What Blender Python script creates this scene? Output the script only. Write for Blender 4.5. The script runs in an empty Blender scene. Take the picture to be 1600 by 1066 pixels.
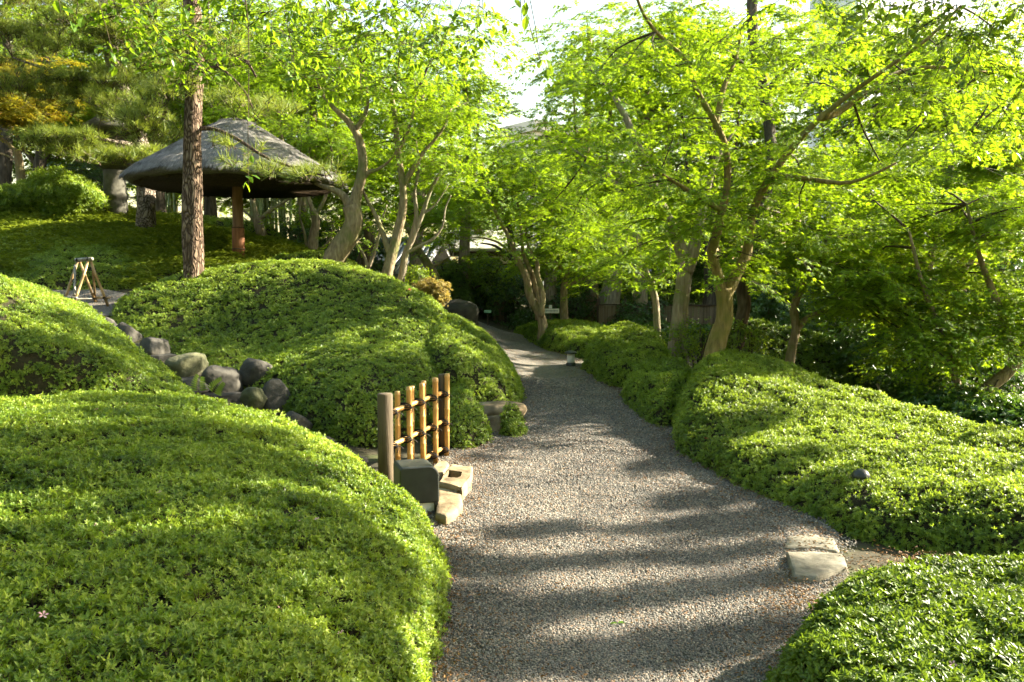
import bpy, math, random
import numpy as np
from mathutils import Vector, Matrix, Euler

SC = bpy.context.scene
COL = SC.collection
rng = np.random.default_rng(7)
random.seed(7)
R = math.radians

# ------------------------------------------------------------------ camera
F_PX, CX, CY, CAM_H, HORIZON = 1244.0, 800.0, 533.0, 2.0, 455.0
PITCH = math.atan((CY - HORIZON) / F_PX)
cam_data = bpy.data.cameras.new('camera')
cam_data.lens = 28.0
cam_data.sensor_width = 36.0
cam_data.clip_start = 0.05
cam_data.clip_end = 2000.0
cam = bpy.data.objects.new('camera', cam_data)
COL.objects.link(cam)
cam.location = (0, 0, CAM_H)
cam.rotation_euler = (R(90) - PITCH, 0, 0)
SC.camera = cam

# ------------------------------------------------------------------ sky, sun, exposure
SUN_AZ = R(18)          # sun stands to the right, a little ahead of the camera
SUN_EL = R(28)
sun_dir = Vector((math.cos(SUN_AZ) * math.cos(SUN_EL), math.sin(SUN_AZ) * math.cos(SUN_EL), math.sin(SUN_EL)))
world = bpy.data.worlds.new('World')
SC.world = world
world.use_nodes = True
wn = world.node_tree.nodes
wl = world.node_tree.links
bg = wn['Background']
sky = wn.new('ShaderNodeTexSky')
sky.sky_type = 'NISHITA'
sky.sun_disc = False
sky.sun_elevation = SUN_EL
sky.sun_rotation = math.atan2(sun_dir.x, sun_dir.y)
sky.air_density = 2.0
sky.dust_density = 2.0
sky.ozone_density = 1.0
wl.new(sky.outputs[0], bg.inputs[0])
bg.inputs[1].default_value = 0.06
sun_data = bpy.data.lights.new('sun', 'SUN')
sun_data.energy = 5.0
sun_data.angle = R(0.55)
sun_data.color = (1.0, 0.90, 0.71)
sun = bpy.data.objects.new('sun', sun_data)
COL.objects.link(sun)
sun.rotation_euler = sun_dir.to_track_quat('Z', 'Y').to_euler()
sun.location = sun_dir * 60
SC.view_settings.view_transform = 'Standard'
SC.view_settings.look = 'None'
SC.view_settings.exposure = 2.9
SC.view_settings.gamma = 1.0
SC.view_settings.use_curve_mapping = False
SC.render.engine = 'CYCLES'
SC.cycles.use_denoising = True
SC.cycles.max_bounces = 7
SC.cycles.diffuse_bounces = 3
SC.cycles.use_adaptive_sampling = True
SC.cycles.adaptive_threshold = 0.03
SC.cycles.glossy_bounces = 2
SC.cycles.transmission_bounces = 6
SC.cycles.caustics_reflective = False
SC.cycles.caustics_refractive = False
SC.cycles.sample_clamp_indirect = 6.0

# ------------------------------------------------------------------ geometry helpers
_sp, _cp = math.sin(PITCH), math.cos(PITCH)
def ray(px, py):
    u = (px - CX) / F_PX
    v = (CY - py) / F_PX
    return Vector((u, _cp + v * _sp, -_sp + v * _cp))
def P(px, py, Y):
    """the point of the place seen at picture position px, py that stands Y metres ahead"""
    d = ray(px, py)
    return Vector((0, 0, CAM_H)) + d * (Y / d.y)

def tag(o, label=None, cat=None, group=None, kind=None):
    if label: o['label'] = label
    if cat: o['category'] = cat
    if group: o['group'] = group
    if kind: o['kind'] = kind
    return o

def empty(name, loc, label=None, cat=None, group=None, kind=None):
    o = bpy.data.objects.new(name, None)
    o.empty_display_size = 0.2
    o.location = loc
    COL.objects.link(o)
    return tag(o, label, cat, group, kind)

def world_of(o):
    l = Vector((0, 0, 0))
    while o is not None:
        l = l + Vector(o.location)
        o = o.parent
    return l

def mesh_data(name, verts, faces, mat=None, smooth=True):
    me = bpy.data.meshes.new(name)
    v = np.asarray(verts, dtype=np.float64)
    me.from_pydata([tuple(p) for p in v], [], [tuple(int(i) for i in f) for f in faces])
    if smooth:
        me.polygons.foreach_set('use_smooth', np.ones(len(me.polygons), dtype=bool))
    if mat is not None:
        me.materials.append(mat)
    me.update()
    return me

def mk(name, verts, faces, mat, parent=None, smooth=True, kind=None, loc=None):
    """one mesh object from world coordinates"""
    v = np.asarray(verts, dtype=np.float64).reshape(-1, 3)
    off = world_of(parent) if parent is not None else (Vector(loc) if loc is not None else Vector((0, 0, 0)))
    me = mesh_data(name, v - np.array(off), faces, mat, smooth)
    o = bpy.data.objects.new(name, me)
    COL.objects.link(o)
    if parent is not None:
        o.parent = parent
    elif loc is not None:
        o.location = loc
    if kind: o['kind'] = kind
    return o

class MB:
    """collects verts and faces"""
    def __init__(s):
        s.v, s.f = [], []
    def add(s, v, f):
        n = len(s.v)
        s.v.extend([tuple(p) for p in v])
        s.f.extend([tuple(i + n for i in q) for q in f])
    def box(s, c, size, rot=None, bev=0.0):
        x, y, z = size[0] / 2, size[1] / 2, size[2] / 2
        pts = [(-x, -y, -z), (x, -y, -z), (x, y, -z), (-x, y, -z), (-x, -y, z), (x, -y, z), (x, y, z), (-x, y, z)]
        M = rot if rot is not None else Matrix.Identity(3)
        s.add([M @ Vector(p) + Vector(c) for p in pts],
              [(0, 3, 2, 1), (4, 5, 6, 7), (0, 1, 5, 4), (1, 2, 6, 5), (2, 3, 7, 6), (3, 0, 4, 7)])
    def tube(s, pts, rad, seg=8, cap=True, jit=0.0, smooth=3):
        p = [Vector(q) for q in pts]
        r = list(rad) if hasattr(rad, '__len__') else [rad] * len(p)
        if len(r) == 2 and len(p) > 2:
            ln = [0.0]
            for i in range(1, len(p)): ln.append(ln[-1] + (p[i] - p[i - 1]).length)
            r = [r[0] + (r[1] - r[0]) * (l / ln[-1]) ** 0.85 for l in ln]
        if smooth > 1 and len(p) > 2:
            P2, R2 = [], []
            for i in range(len(p) - 1):
                a, b, c, d = p[max(i - 1, 0)], p[i], p[i + 1], p[min(i + 2, len(p) - 1)]
                for k in range(smooth):
                    t = k / smooth
                    P2.append(0.5 * ((2 * b) + (c - a) * t + (2 * a - 5 * b + 4 * c - d) * t * t + (3 * b - a - 3 * c + d) * t ** 3))
                    R2.append(r[i] + (r[i + 1] - r[i]) * t)
            P2.append(p[-1]); R2.append(r[-1])
            p, r = P2, R2
        n = len(p)
        T = [(p[min(i + 1, n - 1)] - p[max(i - 1, 0)]).normalized() for i in range(n)]
        x = T[0].orthogonal().normalized()
        V, Fc = [], []
        ph = [random.uniform(0, 6.28) for _ in range(3)]
        for i in range(n):
            x = (x - T[i] * x.dot(T[i])).normalized()
            y = T[i].cross(x)
            for k in range(seg):
                a = 2 * math.pi * k / seg
                q = r[i] * (1 + jit * (math.sin(2 * a + ph[0] + i * .35) + .6 * math.sin(3 * a + ph[1] - i * .5) + random.uniform(-.5, .5)))
                V.append(p[i] + (x * math.cos(a) + y * math.sin(a)) * q)
        for i in range(n - 1):
            for k in range(seg):
                k2 = (k + 1) % seg
                Fc.append((i * seg + k, i * seg + k2, (i + 1) * seg + k2, (i + 1) * seg + k))
        if cap:
            Fc.append(tuple(range(seg - 1, -1, -1)))
            Fc.append(tuple((n - 1) * seg + k for k in range(seg)))
        s.add(V, Fc)
    def lathe(s, c, prof, seg=24):
        V, Fc = [], []
        for (r, z) in prof:
            for k in range(seg):
                a = 2 * math.pi * k / seg
                V.append((c[0] + r * math.cos(a), c[1] + r * math.sin(a), c[2] + z))
        for i in range(len(prof) - 1):
            for k in range(seg):
                k2 = (k + 1) % seg
                Fc.append((i * seg + k, i * seg + k2, (i + 1) * seg + k2, (i + 1) * seg + k))
        Fc.append(tuple(range(seg - 1, -1, -1)))
        Fc.append(tuple((len(prof) - 1) * seg + k for k in range(seg)))
        s.add(V, Fc)
    def build(s, name, mat, parent=None, smooth=True, kind=None, loc=None):
        return mk(name, s.v, s.f, mat, parent, smooth, kind, loc)

class TPS:
    """smooth surface through scattered heights"""
    def __init__(s, pts, reg=0.002):
        a = np.array(pts, dtype=float)
        s.xy = a[:, :2]
        n = len(a)
        K = s.k(s.xy, s.xy) + np.eye(n) * reg * n
        Pm = np.c_[np.ones(n), s.xy]
        A = np.block([[K, Pm], [Pm.T, np.zeros((3, 3))]])
        s.w = np.linalg.lstsq(A, np.r_[a[:, 2], 0, 0, 0], rcond=1e-8)[0]
    @staticmethod
    def k(a, b):
        d2 = ((a[:, None, :] - b[None, :, :]) ** 2).sum(-1)
        return 0.5 * d2 * np.log(d2 + 1e-9)
    def __call__(s, x, y):
        q = np.c_[np.ravel(x), np.ravel(y)].astype(float)
        out = np.empty(len(q))
        for i in range(0, len(q), 20000):
            b = q[i:i + 20000]
            out[i:i + 20000] = s.k(b, s.xy) @ s.w[:-3] + np.c_[np.ones(len(b)), b] @ s.w[-3:]
        return out.reshape(np.shape(x))

def vnoise(x, y, seed=0):
    """smooth value noise in -1..1"""
    x = np.asarray(x, float); y = np.asarray(y, float)
    xi = np.floor(x).astype(np.int64); yi = np.floor(y).astype(np.int64)
    def h(a, b):
        n = (a * 374761393 + b * 668265263 + seed * 974711) & 0x7fffffff
        n = ((n ^ (n >> 13)) * 1274126177) & 0x7fffffff
        return ((n ^ (n >> 16)) & 0xffff) / 32767.5 - 1
    fx = x - xi; fy = y - yi
    fx = fx * fx * (3 - 2 * fx); fy = fy * fy * (3 - 2 * fy)
    return (h(xi, yi) * (1 - fx) + h(xi + 1, yi) * fx) * (1 - fy) + (h(xi, yi + 1) * (1 - fx) + h(xi + 1, yi + 1) * fx) * fy

# ------------------------------------------------------------------ materials
def nodes(name):
    m = bpy.data.materials.new(name)
    m.use_nodes = True
    return m, m.node_tree.nodes, m.node_tree.links, m.node_tree.nodes['Principled BSDF']

def ramp(n, stops):
    r = n.new('ShaderNodeValToRGB')
    e = r.color_ramp.elements
    while len(e) < len(stops): e.new(0.5)
    for i, (p, c) in enumerate(stops):
        e[i].position = p
        e[i].color = (c[0], c[1], c[2], 1)
    return r

def noise(n, l, scale, detail=3, coord='Object', stretch=None, rough=0.55):
    tc = n.new('ShaderNodeTexCoord')
    t = n.new('ShaderNodeTexNoise')
    t.inputs['Scale'].default_value = scale
    t.inputs['Detail'].default_value = detail
    t.inputs['Roughness'].default_value = rough
    if stretch:
        mp = n.new('ShaderNodeMapping')
        mp.inputs['Scale'].default_value = stretch
        l.new(tc.outputs[coord], mp.inputs[0]); l.new(mp.outputs[0], t.inputs['Vector'])
    else:
        l.new(tc.outputs[coord], t.inputs['Vector'])
    return t

def bump(n, l, b, src, strength, dist):
    bp = n.new('ShaderNodeBump')
    bp.inputs['Strength'].default_value = strength
    bp.inputs['Distance'].default_value = dist
    l.new(src, bp.inputs['Height'])
    l.new(bp.outputs[0], b.inputs['Normal'])

def mat_leaf(name, dark, mid, light, trans, tfac=0.45, rough=0.42, spec=0.4, patch=0.55):
    """leaf: coloured by leaf, by clump and by metre-wide patch; thin and lets light through"""
    m, n, l, b = nodes(name)
    at = n.new('ShaderNodeAttribute'); at.attribute_name = 'var'
    oi = n.new('ShaderNodeObjectInfo')
    geo = n.new('ShaderNodeNewGeometry')
    nt = n.new('ShaderNodeTexNoise'); nt.inputs['Scale'].default_value = 0.9; nt.inputs['Detail'].default_value = 2
    l.new(geo.outputs['Position'], nt.inputs['Vector'])
    a1 = n.new('ShaderNodeMath'); a1.operation = 'MULTIPLY'; a1.inputs[1].default_value = 0.45
    l.new(at.outputs['Fac'], a1.inputs[0])
    a2 = n.new('ShaderNodeMath'); a2.operation = 'MULTIPLY_ADD'; a2.inputs[1].default_value = 0.3
    l.new(oi.outputs['Random'], a2.inputs[0]); l.new(a1.outputs[0], a2.inputs[2])
    a3 = n.new('ShaderNodeMath'); a3.operation = 'MULTIPLY_ADD'; a3.inputs[1].default_value = patch
    l.new(nt.outputs['Fac'], a3.inputs[0]); l.new(a2.outputs[0], a3.inputs[2])
    nt2 = n.new('ShaderNodeTexNoise'); nt2.inputs['Scale'].default_value = 4.5; nt2.inputs['Detail'].default_value = 2
    l.new(geo.outputs['Position'], nt2.inputs['Vector'])
    a4 = n.new('ShaderNodeMath'); a4.operation = 'MULTIPLY_ADD'; a4.inputs[1].default_value = 0.5
    l.new(nt2.outputs['Fac'], a4.inputs[0]); l.new(a3.outputs[0], a4.inputs[2])
    a5 = n.new('ShaderNodeMath'); a5.operation = 'SUBTRACT'; a5.inputs[1].default_value = 0.33
    l.new(a4.outputs[0], a5.inputs[0])
    r = ramp(n, [(0.25, dark), (0.62, mid), (1.0, light)])
    l.new(a5.outputs[0], r.inputs[0])
    l.new(r.outputs[0], b.inputs['Base Color'])
    b.inputs['Roughness'].default_value = rough
    b.inputs['Specular IOR Level'].default_value = spec
    tr = n.new('ShaderNodeBsdfTranslucent')
    mx = n.new('ShaderNodeMix'); mx.data_type = 'RGBA'; mx.blend_type = 'MULTIPLY'; mx.inputs[0].default_value = 0.0
    hs = n.new('ShaderNodeMixRGB'); hs.blend_type = 'MIX'; hs.inputs[0].default_value = 0.7
    hs.inputs[2].default_value = (*trans, 1)
    l.new(r.outputs[0], hs.inputs[1])
    l.new(hs.outputs[0], tr.inputs[0])
    ms = n.new('ShaderNodeMixShader'); ms.inputs[0].default_value = tfac
    l.new(b.outputs[0], ms.inputs[1]); l.new(tr.outputs[0], ms.inputs[2])
    l.new(ms.outputs[0], n['Material Output'].inputs[0])
    return m

def mat_simple(name, stops, scale=8, detail=4, rough=0.8, bstr=0.4, bdist=0.02, stretch=None, spec=0.3, bscale=None):
    m, n, l, b = nodes(name)
    t = noise(n, l, scale, detail, stretch=stretch)
    r = ramp(n, stops)
    l.new(t.outputs['Fac'], r.inputs[0]); l.new(r.outputs[0], b.inputs['Base Color'])
    b.inputs['Roughness'].default_value = rough
    b.inputs['Specular IOR Level'].default_value = spec
    if bstr:
        t2 = noise(n, l, bscale or scale * 3, 5, stretch=stretch)
        bump(n, l, b, t2.outputs['Fac'], bstr, bdist)
    return m

def mat_bark(name, c1, c2, c3, moss=None, scale=8, vert=0.25, bstr=0.9, bdist=0.03, rough=0.9):
    m, n, l, b = nodes(name)
    t = noise(n, l, scale * 2.2, 6, stretch=(1, 1, vert))
    r = ramp(n, [(0.28, c1), (0.5, c2), (0.75, c3)])
    l.new(t.outputs['Fac'], r.inputs[0])
    out = r.outputs[0]
    if moss:
        t3 = noise(n, l, 2.2, 3)
        rm = ramp(n, [(0.5, (0, 0, 0)), (0.66, (1, 1, 1))])
        l.new(t3.outputs['Fac'], rm.inputs[0])
        mx = n.new('ShaderNodeMixRGB'); mx.inputs[2].default_value = (*moss, 1)
        l.new(rm.outputs[0], mx.inputs[0]); l.new(out, mx.inputs[1]); out = mx.outputs[0]
    l.new(out, b.inputs['Base Color'])
    b.inputs['Roughness'].default_value = rough
    b.inputs['Specular IOR Level'].default_value = 0.2
    t2 = noise(n, l, scale * 4, 5, stretch=(1, 1, vert))
    bump(n, l, b, t2.outputs['Fac'], bstr, bdist)
    return m

M = {}
M['azalea'] = mat_leaf('azalea_leaf', (0.022, 0.052, 0.006), (0.092, 0.168, 0.014), (0.31, 0.39, 0.045), (0.40, 0.53, 0.03), 0.37, 0.4, 0.4, 0.8)
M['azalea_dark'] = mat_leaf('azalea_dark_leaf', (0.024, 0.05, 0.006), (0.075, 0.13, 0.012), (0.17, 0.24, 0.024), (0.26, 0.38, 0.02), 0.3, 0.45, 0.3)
M['maple'] = mat_leaf('maple_leaf', (0.06, 0.135, 0.008), (0.115, 0.22, 0.010), (0.21, 0.32, 0.016), (0.42, 0.60, 0.012), 0.47, 0.5, 0.3, 0.8)
M['maple_red'] = mat_leaf('red_tinged_maple_leaf', (0.14, 0.20, 0.012), (0.26, 0.24, 0.016), (0.40, 0.19, 0.025), (0.55, 0.46, 0.02), 0.5, 0.5, 0.3)
M['broad'] = mat_leaf('broad_leaf', (0.05, 0.11, 0.010), (0.10, 0.18, 0.012), (0.18, 0.26, 0.018), (0.36, 0.50, 0.012), 0.45, 0.4, 0.4)
M['cherry'] = mat_leaf('cherry_leaf', (0.04, 0.10, 0.010), (0.08, 0.16, 0.013), (0.14, 0.23, 0.018), (0.32, 0.48, 0.012), 0.46, 0.4, 0.4)
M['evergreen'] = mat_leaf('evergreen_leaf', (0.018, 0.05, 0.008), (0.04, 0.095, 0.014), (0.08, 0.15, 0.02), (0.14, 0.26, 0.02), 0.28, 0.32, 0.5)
M['pine'] = mat_leaf('pine_needle', (0.06, 0.10, 0.014), (0.13, 0.18, 0.022), (0.27, 0.29, 0.05), (0.32, 0.38, 0.03), 0.35, 0.5, 0.3)
M['sasa'] = mat_leaf('bamboo_grass_leaf', (0.07, 0.11, 0.010), (0.14, 0.19, 0.016), (0.26, 0.29, 0.03), (0.32, 0.40, 0.02), 0.3, 0.5, 0.3)
M['russet'] = mat_leaf('russet_leaf', (0.10, 0.10, 0.02), (0.22, 0.17, 0.04), (0.34, 0.24, 0.09), (0.38, 0.30, 0.05), 0.4, 0.5, 0.3)
M['fern'] = mat_leaf('fern_leaf', (0.09, 0.16, 0.015), (0.16, 0.24, 0.02), (0.24, 0.30, 0.03), (0.36, 0.46, 0.03), 0.45)
M['twig'] = mat_simple('twig', [(0.3, (0.03, 0.022, 0.014)), (0.7, (0.09, 0.065, 0.04))], 30, 2, 0.9, 0)
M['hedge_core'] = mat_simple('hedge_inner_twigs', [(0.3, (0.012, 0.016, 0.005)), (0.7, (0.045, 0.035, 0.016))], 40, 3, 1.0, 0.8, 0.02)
M['bark'] = mat_bark('maple_bark', (0.10, 0.075, 0.045), (0.20, 0.155, 0.09), (0.32, 0.26, 0.16), (0.12, 0.13, 0.04), 9)
M['bark_moss'] = mat_bark('mossy_bark', (0.10, 0.08, 0.03), (0.19, 0.15, 0.055), (0.29, 0.22, 0.09), (0.14, 0.14, 0.03), 9)
M['bark_pale'] = mat_bark('pale_bark', (0.13, 0.11, 0.075), (0.24, 0.20, 0.14), (0.36, 0.31, 0.22), (0.15, 0.16, 0.07), 11, 0.12)
M['bark_dark'] = mat_bark('dark_bark', (0.025, 0.02, 0.014), (0.06, 0.048, 0.032), (0.13, 0.105, 0.075), None, 6)
M['soil'] = mat_simple('garden_soil', [(0.3, (0.02, 0.018, 0.010)), (0.5, (0.045, 0.038, 0.018)), (0.7, (0.05, 0.065, 0.016))], 2.5, 8, 1.0, 0.8, 0.03)

def mat_plate_bark(name, crack, plate, ridge, scale=15, vert=0.3):
    m, n, l, b = nodes(name)
    tc = n.new('ShaderNodeTexCoord')
    mp = n.new('ShaderNodeMapping'); mp.inputs['Scale'].default_value = (1, 1, vert)
    nz = n.new('ShaderNodeTexNoise'); nz.inputs['Scale'].default_value = 5
    ad = n.new('ShaderNodeMixRGB'); ad.blend_type = 'ADD'; ad.inputs[0].default_value = 0.4
    l.new(tc.outputs['Object'], mp.inputs[0]); l.new(mp.outputs[0], nz.inputs['Vector'])
    l.new(mp.outputs[0], ad.inputs[1]); l.new(nz.outputs['Color'], ad.inputs[2])
    v = n.new('ShaderNodeTexVoronoi'); v.feature = 'DISTANCE_TO_EDGE'; v.inputs['Scale'].default_value = scale
    l.new(ad.outputs[0], v.inputs['Vector'])
    r = ramp(n, [(0.0, crack), (0.09, plate), (0.35, ridge)])
    l.new(v.outputs['Distance'], r.inputs[0]); l.new(r.outputs[0], b.inputs['Base Color'])
    b.inputs['Roughness'].default_value = 0.95
    b.inputs['Specular IOR Level'].default_value = 0.15
    r2 = ramp(n, [(0.0, (0, 0, 0)), (0.2, (1, 1, 1))])
    l.new(v.outputs['Distance'], r2.inputs[0])
    bump(n, l, b, r2.outputs[0], 1.0, 0.035)
    return m
M['bark_pine'] = mat_plate_bark('pine_bark', (0.045, 0.030, 0.020), (0.12, 0.082, 0.056), (0.23, 0.17, 0.12))
M['bark_pine_grey'] = mat_plate_bark('grey_pine_bark', (0.05, 0.04, 0.03), (0.19, 0.155, 0.12), (0.30, 0.25, 0.20), 14, 0.6)

def mat_gravel():
    m, n, l, b = nodes('gravel')
    tc = n.new('ShaderNodeTexCoord')
    v = n.new('ShaderNodeTexVoronoi'); v.inputs['Scale'].default_value = 70
    l.new(tc.outputs['Object'], v.inputs['Vector'])
    sep = n.new('ShaderNodeSeparateColor'); l.new(v.outputs['Color'], sep.inputs[0])
    r = ramp(n, [(0.0, (0.052, 0.052, 0.05)), (0.5, (0.12, 0.116, 0.105)), (0.85, (0.22, 0.205, 0.175)), (0.93, (0.27, 0.155, 0.08)), (1.0, (0.36, 0.32, 0.26))])
    l.new(sep.outputs[0], r.inputs[0])
    nz = noise(n, l, 1.3, 4)
    rz = ramp(n, [(0.3, (0.6, 0.59, 0.58)), (0.7, (1.06, 1.03, 0.97))])
    l.new(nz.outputs['Fac'], rz.inputs[0])
    mx = n.new('ShaderNodeMixRGB'); mx.blend_type = 'MULTIPLY'; mx.inputs[0].default_value = 1
    l.new(r.outputs[0], mx.inputs[1]); l.new(rz.outputs[0], mx.inputs[2])
    l.new(mx.outputs[0], b.inputs['Base Color'])
    b.inputs['Roughness'].default_value = 0.85
    iv = n.new('ShaderNodeMath'); iv.operation = 'SUBTRACT'; iv.inputs[0].default_value = 1
    l.new(v.outputs['Distance'], iv.inputs[1])
    bump(n, l, b, iv.outputs[0], 1.0, 0.012)
    return m
M['gravel'] = mat_gravel()
def mat_pebble():
    m, n, l, b = nodes('pebble')
    at = n.new('ShaderNodeAttribute'); at.attribute_name = 'var'
    nz = noise(n, l, 1.1, 5, 'Object')
    ge = n.new('ShaderNodeNewGeometry'); l.new(ge.outputs['Position'], nz.inputs['Vector'])
    r = ramp(n, [(0.0, (0.050, 0.050, 0.048)), (0.45, (0.13, 0.125, 0.115)), (0.8, (0.24, 0.225, 0.195)), (0.92, (0.28, 0.17, 0.10)), (1.0, (0.44, 0.41, 0.35))])
    l.new(at.outputs['Fac'], r.inputs[0])
    rz = ramp(n, [(0.3, (0.58, 0.57, 0.56)), (0.72, (1.15, 1.11, 1.04))]); l.new(nz.outputs['Fac'], rz.inputs[0])
    mx = n.new('ShaderNodeMixRGB'); mx.blend_type = 'MULTIPLY'; mx.inputs[0].default_value = 1
    l.new(r.outputs[0], mx.inputs[1]); l.new(rz.outputs[0], mx.inputs[2]); l.new(mx.outputs[0], b.inputs['Base Color'])
    b.inputs['Roughness'].default_value = 0.75
    return m
M['pebble'] = mat_pebble()
M['rock'] = mat_simple('grey_rock', [(0.25, (0.026, 0.025, 0.021)), (0.55, (0.056, 0.052, 0.043)), (0.8, (0.11, 0.10, 0.08))], 4, 7, 0.9, 0.7, 0.03)
M['rock_moss'] = mat_simple('mossy_rock', [(0.25, (0.05, 0.052, 0.03)), (0.55, (0.105, 0.105, 0.055)), (0.8, (0.17, 0.16, 0.105))], 5, 7, 0.95, 0.7, 0.03)
M['rock_tan'] = mat_simple('tan_stone', [(0.3, (0.09, 0.064, 0.034)), (0.5, (0.20, 0.15, 0.086)), (0.72, (0.30, 0.24, 0.15))], 4, 7, 0.9, 0.7, 0.02)
M['slab'] = mat_simple('pale_slab', [(0.3, (0.08, 0.07, 0.05)), (0.5, (0.17, 0.155, 0.115)), (0.72, (0.26, 0.235, 0.18))], 5, 7, 0.9, 0.6, 0.02)

# ------------------------------------------------------------------ terrain
TP = [(0.4, -3, 0), (0.5, 2, 0), (0.6, 4, 0), (.8, 6, 0), (.8, 8, .05), (.9, 10, .15), (1, 12, .25), (.9, 14, .35), (.5, 17, .5), (0, 20, .65), (-.5, 23, .8), (-.9, 26, .95),
      (-.4, 8, .05), (-.3, 10, .15), (0, 12, .25), (-.2, 15, .4), (-.6, 19, .62),
      (2.2, 4, .05), (2.6, 6, .05), (2.1, 8, .07), (3, 8, .1), (2.1, 10, .18), (2.0, 12, .27), (1.9, 15, .42), (1.3, 18, .58), (1.0, 22, .8),
      (4, 8, 0), (3.5, 11, .25), (4.5, 10, -.05), (5, 6, -.1), (3, 13, .3), (3, 16, .4),
      (6.5, 8, -.9), (7, 12, -.9), (9, 16, -.8), (5, 18, .2), (9, 9, -1.5), (13, 12, -1.8), (13, 20, -.8), (8, 25, .2), (4, 24, .7), (6, 2, -.3), (12, 0, -1.2),
      (-1, 3, .05), (-2, 3, .1), (-3, 4, .25), (-1.2, 6, .1), (-3, 7, .45), (-4.5, 6, .6), (-5, 8, 1.0), (-6, 10, 1.3), (-7, 8, 1.4), (-9, 9, 1.9), (-5, 2, .4), (-10, 2, 1.0), (-3, -2, .1), (4, -3, 0),
      (-1.7, 8.7, .1), (-2.8, 9.7, .38), (-3.7, 10.6, .65), (-5.4, 12.2, 1.15), (-6.6, 13.4, 1.55), (-7.4, 14.1, 1.68), (-8.6, 13.6, 1.7),
      (-1.5, 12, .7), (-1, 14, .85), (-1.2, 16, 1.0), (-2.5, 14, 1.35), (-5.5, 14.8, 1.9), (-4, 15, 1.95), (-4.8, 17, 2.2), (-5.8, 17, 2.35), (-2.7, 17, 1.75), (-4, 18.5, 2.35), (-1.5, 19, 1.1), (-1.6, 22, 1.2), (-3, 24, 1.7), (-3.4, 20.5, 2.1),
      (-8.2, 18, 3.25), (-12, 16, 3.0), (-9.3, 15.6, 2.35), (-13, 20, 4.0), (-10, 20.5, 3.9), (-6.2, 20, 3.05), (-5, 21, 2.9), (-7.2, 16, 2.35), (-14, 12, 2.6),
      (-14, 28, 4.4), (-6, 28, 3.2), (0, 30, 1.2), (8, 32, .6), (14, 28, -.2), (-8.9, 19.3, 3.4), (-18, 18, 4.3), (-18, 5, 2.2), (18, 6, -2), (18, 24, -.6), (0, 44, 1.2), (-15, 44, 3.0), (15, 44, .5)]
_tps = TPS(TP, 0.004)
def ground(x, y):
    x = np.clip(np.asarray(x, float), -18, 18); y = np.clip(np.asarray(y, float), -4, 46)
    return _tps(x, y)
def gz(x, y):
    return float(ground(np.array([x]), np.array([y]))[0])
def G(px, py):
    """where the ray of a picture position meets the ground"""
    d = ray(px, py); t = 2.0
    while t < 60:
        p = Vector((0, 0, CAM_H)) + d * t
        if p.z < gz(p.x, p.y): break
        t += 0.05
    return p

def axis(lo, hi, step, far):
    a = list(np.arange(lo, hi + 1e-6, step))
    return np.array([lo - f for f in reversed(far)] + a + [hi + f for f in far])
def grid_mesh(xs, ys, zf):
    X, Y = np.meshgrid(xs, ys)
    Z = zf(X, Y)
    nx, ny = len(xs), len(ys)
    i = np.arange(nx * ny).reshape(ny, nx)
    f = np.stack([i[:-1, :-1], i[:-1, 1:], i[1:, 1:], i[1:, :-1]], -1).reshape(-1, 4)
    return np.stack([X, Y, Z], -1).reshape(-1, 3), f
v, f = grid_mesh(axis(-18, 18, 0.3, [6, 20, 60, 150, 400]), axis(-4, 46, 0.3, [6, 20, 60, 150, 400]),
                 lambda x, y: ground(x, y) + 0.02 * vnoise(x * 2.3, y * 2.3, 5))
terrain = tag(mk('ground', v, f, M['soil']), 'dark mossy soil of the garden slopes', None, None, 'structure')

# ------------------------------------------------------------------ gravel path
PL = [(-2.5, -.55), (2, -.55), (4, -.6), (6, -.75), (7.2, -.85), (8.4, -.75), (9.4, -.75), (10.2, -.4), (11.5, -.1), (13, -.1), (15, -.4), (17, -.7), (20, -1.0), (23, -1.6), (25, -2.6), (27, -4.2)]
PR = [(-2.5, 1.5), (2, 1.5), (4, 1.6), (5.4, 2.2), (6.2, 2.6), (7, 2.5), (8.6, 2.15), (10, 2.1), (12, 2.0), (14, 1.8), (16.5, 1.6), (19, 1.0), (21, .55), (23, .2), (25, -.6), (27, -1.8)]
def path_w(y):
    return np.interp(y, [a for a, _ in PL], [b for _, b in PL]), np.interp(y, [a for a, _ in PR], [b for _, b in PR])
ys = np.arange(-2.5, 27.01, 0.12)
nx = 22
V = []
for y in ys:
    a, b = path_w(y)
    x = np.linspace(a, b, nx)
    z = ground(x, np.full(nx, y)) + 0.035 + 0.010 * vnoise(x * 1.7, np.full(nx, y) * 1.7, 3)
    V += list(zip(x, np.full(nx, y), z))
i = np.arange(nx * len(ys)).reshape(len(ys), nx)
Fq = np.stack([i[:-1, :-1], i[:-1, 1:], i[1:, 1:], i[1:, :-1]], -1).reshape(-1, 4)
path = tag(mk('path', V, Fq, M['gravel']), 'grey gravel garden path curving away between clipped hedges', None, None, 'structure')
# landing above the stone steps
LP = [(-7.9, 12.9), (-6.3, 13.5), (-6.6, 14.6), (-8.4, 15.2), (-9.6, 14.6), (-9.0, 13.2)]
cx = sum(p[0] for p in LP) / 6; cy = sum(p[1] for p in LP) / 6
V, Fq = [], []
for k in range(7):
    for (x, y) in LP:
        q = k / 6; X = cx + (x - cx) * q; Y = cy + (y - cy) * q
        V.append((X, Y, gz(X, Y) + 0.04))
for k in range(6):
    for j in range(6):
        j2 = (j + 1) % 6
        Fq.append((k * 6 + j, k * 6 + j2, (k + 1) * 6 + j2, (k + 1) * 6 + j))
tag(mk('landing', V, Fq, M['gravel']), 'small gravel landing at the top of the stone steps', None, None, 'structure')

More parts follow.
